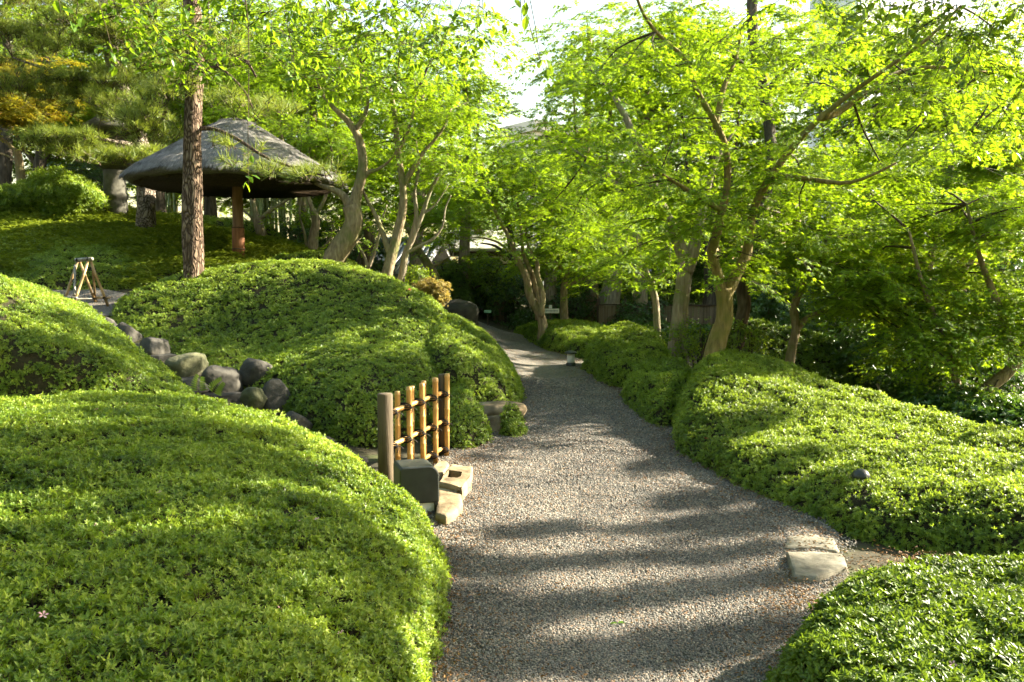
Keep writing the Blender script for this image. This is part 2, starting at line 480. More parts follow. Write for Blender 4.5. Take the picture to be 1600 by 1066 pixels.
# ------------------------------------------------------------------ scattering (leaves, needles, pebbles)
def scatter_group(name, objs):
    g = bpy.data.node_groups.new(name, 'GeometryNodeTree')
    g.interface.new_socket('Geometry', in_out='INPUT', socket_type='NodeSocketGeometry')
    g.interface.new_socket('Geometry', in_out='OUTPUT', socket_type='NodeSocketGeometry')
    n, l = g.nodes, g.links
    gi, go = n.new('NodeGroupInput'), n.new('NodeGroupOutput')
    j = n.new('GeometryNodeJoinGeometry')
    for o in reversed(objs):
        oi = n.new('GeometryNodeObjectInfo'); oi.inputs['Object'].default_value = o
        oi.inputs['As Instance'].default_value = False
        ti = n.new('GeometryNodeGeometryToInstance')
        l.new(oi.outputs['Geometry'], ti.inputs[0]); l.new(ti.outputs[0], j.inputs[0])
    ip = n.new('GeometryNodeInstanceOnPoints')
    ip.inputs['Pick Instance'].default_value = True
    def attr(nm, ty):
        a = n.new('GeometryNodeInputNamedAttribute'); a.data_type = ty; a.inputs['Name'].default_value = nm
        return [s for s in a.outputs if s.enabled and s.name == 'Attribute'][0]
    e2r = n.new('FunctionNodeEulerToRotation')
    l.new(attr('rot', 'FLOAT_VECTOR'), e2r.inputs[0])
    l.new(gi.outputs[0], ip.inputs['Points']); l.new(j.outputs[0], ip.inputs['Instance'])
    l.new(attr('idx', 'INT'), ip.inputs['Instance Index'])
    l.new(e2r.outputs[0], ip.inputs['Rotation'])
    l.new(attr('scl', 'FLOAT'), ip.inputs['Scale'])
    l.new(ip.outputs[0], go.inputs[0])
    return g

def scatter(name, pts, rots, scls, group, nvar, parent=None, kind='stuff', mat=None):
    pts = np.asarray(pts, float).reshape(-1, 3)
    off = np.array(world_of(parent)) if parent is not None else np.zeros(3)
    me = bpy.data.meshes.new(name)
    me.vertices.add(len(pts))
    me.vertices.foreach_set('co', (pts - off).ravel())
    a = me.attributes.new('rot', 'FLOAT_VECTOR', 'POINT'); a.data.foreach_set('vector', np.asarray(rots, float).ravel())
    a = me.attributes.new('scl', 'FLOAT', 'POINT'); a.data.foreach_set('value', np.asarray(scls, float).ravel())
    a = me.attributes.new('idx', 'INT', 'POINT'); a.data.foreach_set('value', rng.integers(0, nvar, len(pts)).astype(np.int32))
    if mat is not None: me.materials.append(mat)
    o = bpy.data.objects.new(name, me)
    COL.objects.link(o)
    if parent is not None: o.parent = parent
    if kind: o['kind'] = kind
    md = o.modifiers.new('scatter', 'NODES'); md.node_group = group
    return o

def euler_to_align(nrm, spin):
    """XYZ euler angles turning +Z to the direction nrm after a spin about it"""
    out = np.empty((len(nrm), 3))
    for k in range(len(nrm)):
        q = Vector(nrm[k]).to_track_quat('Z', 'Y').to_matrix() @ Matrix.Rotation(spin[k], 3, 'Z')
        e = q.to_euler()
        out[k] = (e.x, e.y, e.z)
    return out

class LeafMesh:
    def __init__(s): s.v, s.f, s.var, s.mi = [], [], [], []
    def add(s, v, f, var, mi=0):
        n = len(s.v)
        s.v.extend(v)
        for q in f:
            s.f.append(tuple(i + n for i in q)); s.var.append(var); s.mi.append(mi)
    def leaf(s, p, d, up, ln, wd, var, fold=0.15, bend=0.12):
        d = d.normalized(); side = d.cross(up)
        if side.length < 1e-4: side = Vector((1, 0, 0))
        side.normalize(); n = side.cross(d)
        a = p; t = p + d * ln - n * ln * bend
        m1 = p + d * ln * .35; m2 = p + d * ln * .72 - n * ln * bend * .5
        w = n * wd * fold
        s.add([a, m1 + side * wd * .5 + w, m1 - side * wd * .5 + w, m2 + side * wd * .42 + w * .6, m2 - side * wd * .42 + w * .6, t, (m1 + m2) / 2],
              [(0, 1, 6), (0, 6, 2), (1, 3, 6), (2, 6, 4), (3, 5, 6), (4, 6, 5)], var)
    def leaf2(s, p, d, up, ln, wd, var, bend=0.1):
        d = d.normalized(); side = d.cross(up)
        if side.length < 1e-4: side = Vector((1, 0, 0))
        side.normalize(); n = side.cross(d)
        m = p + d * ln * .5 + n * wd * .06
        s.add([p, m + side * wd * .5, p + d * ln - n * ln * bend, m - side * wd * .5], [(0, 1, 2), (0, 2, 3)], var)
    def star(s, p, d, up, sz, var):
        d = d.normalized(); side = d.cross(up)
        if side.length < 1e-4: side = Vector((1, 0, 0))
        side.normalize(); n = side.cross(d)
        pts = [p]
        for k, (an, r) in enumerate([(-100, .5), (-72, .28), (-46, .88), (-22, .36), (0, 1.0), (22, .36), (46, .88), (72, .28), (100, .5)]):
            r *= sz; a = R(an)
            pts.append(p + d * math.cos(a) * r + side * math.sin(a) * r - n * r * (0.22 if k % 2 == 0 else 0.0))
        s.add(pts, [(0, i, i + 1) for i in range(1, 9)], var)
    def stick(s, a, b, r, mi=1):
        d = (b - a).normalized(); x = d.orthogonal().normalized(); y = d.cross(x)
        ring = [x, -x * .5 + y * .87, -x * .5 - y * .87]
        s.add([a + q * r for q in ring] + [b + q * r * .6 for q in ring], [(0, 1, 4, 3), (1, 2, 5, 4), (2, 0, 3, 5)], 0.5, mi)
    def obj(s, name, mats):
        me = bpy.data.meshes.new(name)
        me.from_pydata([tuple(p) for p in s.v], [], s.f)
        for m in mats: me.materials.append(m)
        a = me.attributes.new('var', 'FLOAT', 'FACE'); a.data.foreach_set('value', np.array(s.var, dtype=np.float32))
        me.polygons.foreach_set('material_index', np.array(s.mi, dtype=np.int32))
        me.update()
        return bpy.data.objects.new(name, me)

U = random.uniform
UP = Vector((0, 0, 1))
def rosette_clump(leafl, leafw, nros, nleaf, spread, height):
    L = LeafMesh()
    for _ in range(nros):
        a, r = U(0, 6.28), spread * math.sqrt(U(0, 1))
        c = Vector((r * math.cos(a), r * math.sin(a), U(-height, height * .6)))
        ax = (UP + Vector((U(-.45, .45), U(-.45, .45), 0))).normalized()
        L.stick(c - ax * 0.05, c, 0.0016)
        base = U(0, 1)
        for k in range(nleaf):
            an = 6.28 * k / nleaf + U(-.4, .4)
            x = ax.orthogonal().normalized(); y = ax.cross(x)
            el = U(.15, 1.05)
            d = (x * math.cos(an) + y * math.sin(an)) * math.cos(el) + ax * math.sin(el)
            ln = leafl * U(.7, 1.15)
            L.leaf(c + ax * U(-.012, .006), d, ax, ln, leafw * U(.8, 1.15) * ln / leafl, min(1, max(0, base * .6 + U(0, .45))))
    return L
def maple_spray(n=40, L0=0.5, sz=0.060):
    L = LeafMesh()
    twigs = []
    for k in range(4):
        a = U(-.75, .75); ln = L0 * U(.7, 1.05)
        e = Vector((ln * math.cos(a), ln * math.sin(a), -0.16 * ln + U(-.03, .03)))
        twigs.append(e); L.stick(Vector((0, 0, 0)), e * .5 + Vector((0, 0, .03)), 0.003); L.stick(e * .5 + Vector((0, 0, .03)), e, 0.002)
    for k in range(n):
        e = random.choice(twigs); t = U(.15, 1.05)
        c = e * t + Vector((0, 0, .03 * (1 - abs(2 * t - 1)))) + Vector((U(-.06, .06), U(-.06, .06), U(-.025, .02)))
        a = math.atan2(e.y, e.x) + U(-1.2, 1.2)
        d = Vector((math.cos(a), math.sin(a), U(-.5, .1)))
        up = (UP + Vector((U(-.4, .4), U(-.4, .4), 0))).normalized()
        L.star(c, d, up, sz * U(.7, 1.2), U(0, 1))
    return L
def broad_spray(n=22, L0=0.5, ln=0.085, wd=0.042, droop=0.5, simple=True):
    L = LeafMesh()
    tw = []
    for k in range(3):
        a = U(-.7, .7); q = L0 * U(.7, 1.05)
        e = Vector((q * math.cos(a), q * math.sin(a), U(-.3, .15) * q)); tw.append(e)
        L.stick(Vector((0, 0, 0)), e, 0.003)
    for k in range(n):
        e = random.choice(tw); t = U(.2, 1.02)
        sd = random.choice((-1, 1)); a = math.atan2(e.y, e.x) + sd * U(.3, 1.2)
        d = Vector((math.cos(a), math.sin(a), U(-droop - .3, .2)))
        up = (UP + Vector((U(-.5, .5), U(-.5, .5), 0))).normalized()
        q = U(.75, 1.15)
        (L.leaf2 if simple else L.leaf)(e * t, d, up, ln * q, wd * q, U(0, 1))
    return L
def pine_tuft(n=54, ln=0.15):
    L = LeafMesh()
    for b in range(3):
        a = U(0, 6.28); c0 = Vector((U(-.05, .05), U(-.05, .05), 0)); ax = Vector((math.cos(a) * .6, math.sin(a) * .6, U(.5, 1.0))).normalized()
        e = c0 + ax * U(.08, .16)
        L.stick(c0, e, 0.005)
        base = U(0, .6)
        for k in range(n // 3):
            t = U(.2, 1.0); p = c0.lerp(e, t)
            x = ax.orthogonal().normalized(); y = ax.cross(x); an = U(0, 6.28); el = U(.25, 1.15)
            d = (x * math.cos(an) + y * math.sin(an)) * math.cos(el) + ax * math.sin(el)
            q = ln * U(.7, 1.1)
            sd = d.cross(Vector((U(-1, 1), U(-1, 1), U(-1, 1)))).normalized() * 0.0034
            L.add([p - sd, p + sd, p + d * q], [(0, 1, 2)], min(1, base + U(0, .4)))
    return L
def pebble_patch(n=95, spread=0.13):
    L = LeafMesh()
    for _ in range(n):
        a, r = U(0, 6.28), spread * math.sqrt(U(0, 1))
        s = U(.0038, .0074); c = Vector((r * math.cos(a), r * math.sin(a), s * U(.0, .5)))
        an = U(0, 3.14); ca, sa = math.cos(an), math.sin(an)
        sx, sy, sz = s * U(.9, 1.4), s * U(.7, 1.0), s * U(.5, .8)
        pts = []
        for (x, y, z) in [(1, 0, -.3), (.5, .87, -.3), (-.5, .87, -.3), (-1, 0, -.3), (-.5, -.87, -.3), (.5, -.87, -.3), (.55, .3, .8), (-.3, .55, .8), (-.5, -.3, .8), (.3, -.55, .8)]:
            x *= sx; y *= sy; pts.append(c + Vector((x * ca - y * sa, x * sa + y * ca, z * sz)))
        L.add(pts, [(6, 7, 8, 9), (0, 1, 6), (1, 7, 6), (1, 2, 7), (2, 3, 7), (3, 8, 7), (3, 4, 8), (4, 9, 8), (4, 5, 9), (5, 6, 9), (5, 0, 6)], U(0, 1) ** 1.1)
    return L
def straw_tuft(n=44):
    L = LeafMesh()
    for _ in range(n):
        p = Vector((U(-.06, .06), U(-.06, .06), U(-.01, .012)))
        d = Vector((1, U(-.2, .2), U(.0, .10))); ln = U(.07, .15)
        sd = Vector((0, 1, U(-.6, .6))).normalized() * .0028
        L.add([p - sd, p + sd, p + d * ln], [(0, 1, 2)], U(0, 1))
    return L
def sasa_clump(n=26):
    L = LeafMesh()
    for _ in range(n):
        p = Vector((U(-.1, .1), U(-.1, .1), U(-.03, .04))); a = U(0, 6.28)
        L.leaf2(p, Vector((math.cos(a), math.sin(a), U(-.1, .7))), UP, U(.05, .095), U(.012, .022), U(0, 1), .25)
    return L

def family(name, fn, k, mats):
    obs = [fn().obj('%s_source' % name, mats) for _ in range(k)]
    return (scatter_group(name, obs), k)
S = {}
S['azalea'] = family('azalea_shoots', lambda: rosette_clump(.0235, .0085, 7, 7, .05, .018), 7, [M['azalea'], M['twig']])
S['azalea_dark'] = family('azalea_dark_shoots', lambda: rosette_clump(.030, .011, 6, 7, .055, .018), 5, [M['azalea_dark'], M['twig']])
S['evergreen'] = family('evergreen_shoots', lambda: rosette_clump(.05, .022, 5, 7, .09, .05), 4, [M['evergreen'], M['twig']])
S['russet'] = family('russet_shoots', lambda: rosette_clump(.04, .013, 5, 7, .07, .04), 3, [M['russet'], M['twig']])
S['fluffy'] = family('fluffy_shoots', lambda: rosette_clump(.06, .010, 5, 8, .07, .05), 3, [M['azalea'], M['twig']])
S['maple'] = family('maple_sprays', lambda: maple_spray(), 6, [M['maple'], M['twig']])
S['maple_red'] = family('red_maple_sprays', lambda: maple_spray(), 3, [M['maple_red'], M['twig']])
S['broad'] = family('broadleaf_sprays', lambda: broad_spray(), 5, [M['broad'], M['twig']])
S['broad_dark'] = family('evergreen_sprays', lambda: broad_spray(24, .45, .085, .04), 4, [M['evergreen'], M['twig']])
S['pine'] = family('pine_tufts', lambda: pine_tuft(), 5, [M['pine'], M['twig']])
S['sasa'] = family('bamboo_grass', lambda: sasa_clump(), 4, [M['sasa']])
def litter_leaf():
    L = LeafMesh()
    for _ in range(5):
        a = U(0, 6.28); L.leaf(Vector((U(-.12, .12), U(-.12, .12), U(0, .01))), Vector((math.cos(a), math.sin(a), U(-.1, .25))), (UP + Vector((U(-.5, .5), U(-.5, .5), 0))).normalized(), U(.012, .03), U(.006, .013), U(0, 1), .3, .2)
    return L
M['litter'] = mat_leaf('fallen_leaf_litter', (0.06, 0.035, 0.015), (0.17, 0.085, 0.03), (0.30, 0.20, 0.07), (0.22, 0.12, 0.03), 0.15, 0.7, 0.2)
S['litter'] = family('leaf_litter', litter_leaf, 5, [M['litter']])
S['pebble'] = family('pebbles', lambda: pebble_patch(), 4, [M['pebble']])

# pebbles lying on the near part of the path
N = 5200
py = 2.6 + (rng.random(N) ** 1.6) * 12.0
a, b = path_w(py)
px = a + (b - a) * rng.random(N)
pz = ground(px, py) + 0.040 + 0.010 * vnoise(px * 1.7, py * 1.7, 3)
tag(scatter('gravel', np.c_[px, py, pz], np.c_[np.zeros(N), np.zeros(N), rng.random(N) * 6.28], np.interp(py, [3, 14], [0.95, 1.5]) * rng.uniform(.9, 1.15, N), *S['pebble']),
    'loose grey and brown pebbles covering the garden path', 'gravel')

# ------------------------------------------------------------------ clipped hedges
def poly_dist(px, py, poly):
    """signed distance to a polygon, positive inside"""
    d = np.full(px.shape, 1e9); inside = np.zeros(px.shape, bool)
    n = len(poly)
    for i in range(n):
        x0, y0 = poly[i]; x1, y1 = poly[(i + 1) % n]
        dx, dy = x1 - x0, y1 - y0
        t = np.clip(((px - x0) * dx + (py - y0) * dy) / (dx * dx + dy * dy), 0, 1)
        d = np.minimum(d, np.hypot(px - x0 - t * dx, py - y0 - t * dy))
        c = ((y0 > py) != (y1 > py)) & (px < dx * (py - y0) / (dy if abs(dy) > 1e-9 else 1e-9) + x0)
        inside ^= c
    return np.where(inside, d, -d)
def smooth_poly(poly, it=2):
    p = [tuple(q) for q in poly]
    for _ in range(it):
        q = []
        for i in range(len(p)):
            a, b = p[i], p[(i + 1) % len(p)]
            q += [(a[0] * .75 + b[0] * .25, a[1] * .75 + b[1] * .25), (a[0] * .25 + b[0] * .75, a[1] * .25 + b[1] * .75)]
        p = q
    return p

HEDGES = {}
def hedge(label, foot, tops, shoulder=0.45, dens=330, scl=1.0, fam='azalea', step=0.07, group='clipped azalea hedges', cat='hedge', name='azalea_hedge', lump=0.035, pw=2.2, bare=None):
    foot = smooth_poly(foot)
    xs0 = [p[0] for p in foot]; ys0 = [p[1] for p in foot]
    xs = np.arange(min(xs0) - step, max(xs0) + 2 * step, step); ys_ = np.arange(min(ys0) - step, max(ys0) + 2 * step, step)
    X, Y = np.meshgrid(xs, ys_)
    wob = 0.06 * vnoise(X * 2.1, Y * 2.1, 11)
    D = poly_dist(X, Y, foot) + wob
    top = TPS([(p[0], p[1], p[2]) for p in tops], 0.01)(X, Y)
    g = ground(X, Y) - 0.08
    top = np.maximum(top, g + 0.2)
    top += lump * vnoise(X * 2.6, Y * 2.6, 21) + lump * .6 * vnoise(X * 6, Y * 6, 22)
    q = np.clip(D / shoulder, 0, 1)
    prof = (1 - (1 - q) ** pw) ** (1 / pw)
    Z = g + (top - g) * prof
    nxn = len(xs)
    idx = np.arange(X.size).reshape(X.shape)
    fa = np.stack([idx[:-1, :-1], idx[:-1, 1:], idx[1:, 1:], idx[1:, :-1]], -1).reshape(-1, 4)
    keep = (D.ravel()[fa] > -0.0).sum(1) >= 1
    fa = fa[keep]
    Vv = np.stack([X, Y, Z], -1).reshape(-1, 3)
    used = np.unique(fa); mp = np.full(len(Vv), -1); mp[used] = np.arange(len(used))
    # area-weighted points
    tri = np.concatenate([fa[:, [0, 1, 2]], fa[:, [0, 2, 3]]])
    A, B, C_ = Vv[tri[:, 0]], Vv[tri[:, 1]], Vv[tri[:, 2]]
    cr = np.cross(B - A, C_ - A); ar = np.linalg.norm(cr, axis=1) / 2
    n = int(ar.sum() * dens * 1.12)
    t = rng.choice(len(tri), n, p=ar / ar.sum())
    u, w = rng.random(n), rng.random(n); fl = u + w > 1; u[fl] = 1 - u[fl]; w[fl] = 1 - w[fl]
    pt = A[t] + (B - A)[t] * u[:, None] + (C_ - A)[t] * w[:, None]
    nr = cr[t] / (np.linalg.norm(cr[t], axis=1)[:, None] + 1e-9)
    nr = nr * 0.75 + np.array([0, 0, 0.25]) + rng.normal(0, .16, (n, 3))
    nr /= np.linalg.norm(nr, axis=1)[:, None]
    hole = vnoise(pt[:, 0] * 7 + pt[:, 2] * 3, pt[:, 1] * 7, 31) + .5 * vnoise(pt[:, 0] * 17, pt[:, 1] * 17 + pt[:, 2] * 9, 32)
    kp = hole > -.82
    pt, nr, t = pt[kp], nr[kp], t[kp]; n = len(pt)
    tall = (rng.random(n) < .07) * rng.uniform(.01, .035, n)
    pt = pt + nr * (rng.uniform(-.022, .014, n) + tall)[:, None]
    if bare is not None:
        dd = np.linalg.norm((pt - np.array(bare[0])) / np.array(bare[1]), axis=1) + .25 * vnoise(pt[:, 0] * 5, pt[:, 2] * 5, 8)
        kp = (dd > 1) | (rng.random(n) < .6)
        pt, nr = pt[kp], nr[kp]; n = len(pt)
    c = Vector((float(np.mean(xs0)), float(np.mean(ys0)), 0)); c.z = gz(c.x, c.y)
    root = empty(name, c, label, cat, group)
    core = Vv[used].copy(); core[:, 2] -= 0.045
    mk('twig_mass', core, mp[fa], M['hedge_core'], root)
    scatter('foliage', pt, euler_to_align(nr, rng.random(n) * 6.28), rng.uniform(.8, 1.25, n) * scl, *S[fam], parent=root)
    HEDGES[label] = (root, X, Y, Z, D)
    return root

def TT(*a):
    return [tuple(P(*q)) for q in a]

# dry fallen leaves, thick along the path edges and thin on the gravel
N = 2600
py = 2.6 + (rng.random(N) ** 1.4) * 16.0
a, b = path_w(py)
e = np.where(rng.random(N) < .82, np.clip(rng.exponential(.07, N), 0, .5), rng.random(N))
fr_ = np.where(rng.random(N) < .5, e, 1 - e)
px = a + .12 + (b - a - .2) * fr_
ex = rng.normal(0, .35, 240); ey = rng.normal(0, .16, 240)
px = np.r_[px, 3.0 + ex]; py = np.r_[py, 5.35 - .25 * ex + ey]; N = len(px)
tag(scatter('leaf_litter', np.c_[px, py, ground(px, py) + 0.056], np.c_[rng.normal(0, .1, N), rng.normal(0, .1, N), rng.random(N) * 6.28], rng.uniform(.7, 1.3, N), *S['litter']),
    'dry brown leaf litter strewn along the edges of the path', 'leaf litter')

H1 = hedge('large clipped azalea hedge filling the lower left corner beside the path',
      [(-.30, .8), (-.33, 2.5), (-.36, 4), (-.42, 5.4), (-.62, 6.25), (-1.15, 6.85), (-2.1, 7.55), (-3.1, 8.15), (-4.4, 7.55), (-6.5, 7.2), (-6.8, 3), (-6.2, .8)],
      TT((0, 1066, 2.2), (400, 1066, 2.3), (650, 1066, 2.9), (0, 800, 4), (300, 800, 4.2), (500, 800, 4.6), (640, 850, 5), (-40, 660, 5.6), (0, 632, 6.7), (150, 628, 6.9), (280, 626, 7.2), (360, 640, 7.1), (440, 664, 6.9), (590, 748, 6.2), (670, 815, 5.8)) + [(-6, 6.6, .95), (-6, 5, 1.0), (-6, 2, 1.0), (-1, 1, .8)],
      shoulder=0.45, dens=520, scl=1.0, step=0.06)
H1b = hedge('azalea hedge with a bare brown patch, stepping up the slope at left',
      [(-3.1, 8.7), (-4.25, 10.0), (-5.45, 11.15), (-6.3, 12.0), (-7.6, 12.4), (-9.5, 11), (-9.3, 8), (-6, 7.55), (-4.1, 7.75)],
      TT((0, 430, 9.5), (45, 460, 9.8), (130, 502, 10), (230, 574, 9.1), (0, 520, 7.9), (120, 545, 8.2)) + [(-9, 10, 2.5), (-8, 8.5, 2.1)], shoulder=0.4, dens=380, fam='azalea', bare=(tuple(P(60, 575, 7.75)), (.6, .45, .2)))
H2 = hedge('broad clipped azalea mound rising in the middle below the thatched pavilion',
      [(-7.0, 13.7), (-6.1, 12.65), (-5.05, 11.7), (-3.85, 10.9), (-3.0, 9.9), (-2.3, 9.35), (-1.55, 9.25), (-1.1, 9.7), (-.95, 10.7), (-1.0, 11.6), (-.9, 13), (-.9, 15), (-1.4, 16.2), (-3, 16.2), (-4.5, 15.9), (-5.6, 15.3), (-6.7, 14.7)],
      TT((170, 470, 13.6), (300, 432, 14.4), (400, 409, 14.9), (500, 407, 14.9), (570, 421, 14.7), (640, 450, 14.4), (690, 485, 14), (200, 500, 13), (300, 500, 13), (400, 495, 13.1), (500, 480, 13.2), (600, 520, 12.2), (660, 545, 11.8),
         (300, 540, 12.4), (420, 555, 11.7), (480, 550, 11), (560, 560, 10.6), (650, 585, 10.4), (640, 620, 9.9)) + [(-4, 16, 2.4), (-1.2, 15.5, 1.5)], shoulder=0.6, dens=300, scl=1.12)
H2c = hedge('rounded azalea hedge beside the path bend, above the sunlit tan rock',
      [(-1.1, 11.3), (-.5, 11.15), (.0, 11.5), (.18, 12.3), (.05, 13.3), (-.3, 14.6), (-.7, 16), (-1.3, 16.2), (-1.4, 14), (-1.4, 12)],
      TT((700, 490, 13.9), (760, 528, 13.3), (800, 575, 12.6), (720, 545, 12), (770, 575, 11.8)) + [(-.7, 15.5, 1.25)], shoulder=0.45, dens=320, scl=1.12)
H2d = hedge('small azalea bush just behind the bamboo fence on the path side', [(-.95, 9.35), (-.55, 9.3), (-.25, 9.6), (-.3, 10.2), (-.7, 10.5), (-1.0, 10.1)],
      TT((715, 622, 9.9), (745, 640, 9.8), (725, 660, 9.5)), shoulder=0.3, dens=420, step=0.05)
H2e = hedge('little azalea tuft in front of the tan rock at the path edge', [(-.17, 9.9), (.08, 9.85), (.2, 10.1), (.1, 10.4), (-.15, 10.35)],
      TT((795, 645, 10.15), (780, 652, 10.05), (810, 650, 10.15)), shoulder=0.2, dens=480, step=0.04)
H3 = hedge('domed azalea hedge behind the bamboo barrier', [(-12, 15.0), (-10, 14.5), (-8.6, 14.75), (-7.5, 14.95), (-6.9, 15.6), (-7.5, 16.6), (-9.5, 17.2), (-12, 17)],
      TT((0, 400, 16), (100, 389, 16.4), (200, 408, 16.0), (100, 415, 15.2), (30, 430, 15.1), (200, 440, 15.2)) + [(-11.5, 16, 2.75)], shoulder=0.6, dens=260, scl=1.2)
H4 = hedge('wide sunlit azalea hedge sloping down the right bank',
      [(1.92, 8.8), (2.15, 7.7), (2.5, 6.5), (3.05, 5.8), (3.8, 5.35), (5.2, 4.95), (6.4, 5.2), (5.8, 6.8), (5.1, 8.4), (4.7, 10), (4.3, 11.4), (3.6, 12.5), (2.85, 12.3), (2.35, 11.0), (1.95, 9.9)],
      TT((1100, 600, 10), (1200, 560, 11.5), (1300, 587, 10.7), (1400, 617, 9.5), (1500, 655, 8.3), (1600, 694, 7.3), (1080, 655, 9.2), (1150, 680, 8.5), (1250, 715, 7.5), (1345, 733, 7.05), (1500, 755, 6.35), (1600, 760, 6.2)), shoulder=0.55, dens=380, scl=1.05)
H5 = hedge('azalea hedge lobe in front of the forked tree, between path and wide bank hedge', [(1.88, 10.0), (1.72, 11.2), (1.72, 12.6), (2.2, 13.5), (3.0, 13.2), (2.9, 12), (2.35, 10.7)],
      TT((1010, 570, 12.6), (1050, 556, 13), (1080, 588, 11.4), (1020, 592, 11.5)), shoulder=0.4, dens=330, scl=1.1)
H6 = hedge('azalea hedge right after the little white path lamp', [(1.75, 13.2), (1.5, 14.5), (1.42, 16.2), (1.9, 16.9), (2.8, 16.2), (3.1, 14.6), (2.6, 13.4)],
      TT((930, 521, 16), (980, 507, 15.8), (1030, 529, 14.8), (960, 534, 14.6)), shoulder=0.45, dens=280, scl=1.2)
H7 = hedge('far azalea hedge with glossy top along the path bend, under the many-stemmed maple', [(1.35, 17.3), (.85, 19), (.35, 21), (-.05, 23), (.3, 24), (1.5, 23.5), (2.4, 21), (2.7, 18.5), (2.2, 17.4)],
      TT((800, 512, 23), (850, 503, 21), (900, 512, 19.5), (950, 519, 19), (880, 522, 18.6)), shoulder=0.45, dens=230, scl=1.3)
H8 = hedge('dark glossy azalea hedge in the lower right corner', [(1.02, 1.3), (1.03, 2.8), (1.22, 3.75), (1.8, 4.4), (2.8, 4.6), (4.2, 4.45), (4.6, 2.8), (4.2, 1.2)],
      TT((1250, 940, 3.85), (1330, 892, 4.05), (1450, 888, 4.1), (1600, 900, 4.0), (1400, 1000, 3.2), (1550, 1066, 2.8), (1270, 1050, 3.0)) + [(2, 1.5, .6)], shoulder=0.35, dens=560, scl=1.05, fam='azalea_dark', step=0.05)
hedge('low trimmed hedge at the far end of the path beside grey rocks', [(-2.2, 21.5), (-1.3, 21.2), (-.95, 22.6), (-1.3, 24), (-2.6, 24), (-2.8, 22.5)],
      TT((700, 478, 22.5), (725, 490, 22.4), (750, 503, 22.8)) + [(-2.5, 23.5, 1.9)], shoulder=0.5, dens=160, scl=1.6, step=0.1)
hedge('dark round clipped bush above the far end of the path', [(-2.6, 25), (-1.6, 24.9), (-1.1, 25.6), (-1.4, 26.6), (-2.4, 26.8), (-3, 26)],
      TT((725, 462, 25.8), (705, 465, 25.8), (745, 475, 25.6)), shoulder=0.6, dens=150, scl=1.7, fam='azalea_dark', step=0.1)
hedge('low mound of azalea at the foot of the curved tree by the pavilion', [(-5.4, 17.3), (-4.0, 17.1), (-3.0, 17.3), (-3.0, 18.3), (-4.2, 18.6), (-5.4, 18.3)],
      TT((450, 398, 17.8), (510, 396, 17.8), (560, 415, 17.8)), shoulder=0.5, dens=170, scl=1.5, step=0.1)
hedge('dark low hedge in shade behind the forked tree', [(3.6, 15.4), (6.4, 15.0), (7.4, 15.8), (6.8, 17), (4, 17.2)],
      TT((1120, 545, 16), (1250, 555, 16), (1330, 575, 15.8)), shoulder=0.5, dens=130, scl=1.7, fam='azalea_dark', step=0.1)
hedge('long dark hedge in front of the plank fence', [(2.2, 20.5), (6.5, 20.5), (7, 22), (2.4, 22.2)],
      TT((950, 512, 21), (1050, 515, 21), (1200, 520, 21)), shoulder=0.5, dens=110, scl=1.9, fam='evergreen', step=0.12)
hedge('strip of low hedge in front of the bamboo grove', [(-10, 21.8), (-6.5, 21.3), (-6.2, 22.2), (-9.8, 22.8)],
      TT((250, 338, 22), (310, 342, 22), (350, 350, 21.7)), shoulder=0.4, dens=130, scl=1.6, step=0.1)
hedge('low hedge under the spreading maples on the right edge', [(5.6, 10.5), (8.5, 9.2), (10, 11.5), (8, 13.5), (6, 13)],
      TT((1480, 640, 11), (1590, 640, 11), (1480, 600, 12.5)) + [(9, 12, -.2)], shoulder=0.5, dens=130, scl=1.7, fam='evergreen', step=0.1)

# low bamboo grass covering the upper left slope
N = 9000
sx = rng.uniform(-15, -3.6, N); sy = rng.uniform(15.2, 22.5, N)
k = (sx < -6.9) | (sy > 16.3)
k &= ~((sx > -5.5) & (sy < 17.0))
k &= ~((sy > 18.8) & (sx > -4.2))
sx, sy = sx[k], sy[k]
gg = ground(sx, sy)
nr = np.c_[rng.normal(0, .12, len(sx)), rng.normal(0, .12, len(sx)), np.ones(len(sx))]
tag(scatter('ground_cover', np.c_[sx, sy, gg + rng.uniform(0.02, .09, len(sx)) + 0.05 * vnoise(sx * 1.5, sy * 1.5, 9)], euler_to_align(nr, rng.random(len(sx)) * 6.28), rng.uniform(1.2, 1.9, len(sx)), *S['sasa']),
    'low bamboo grass carpeting the upper left slope', 'ground cover')

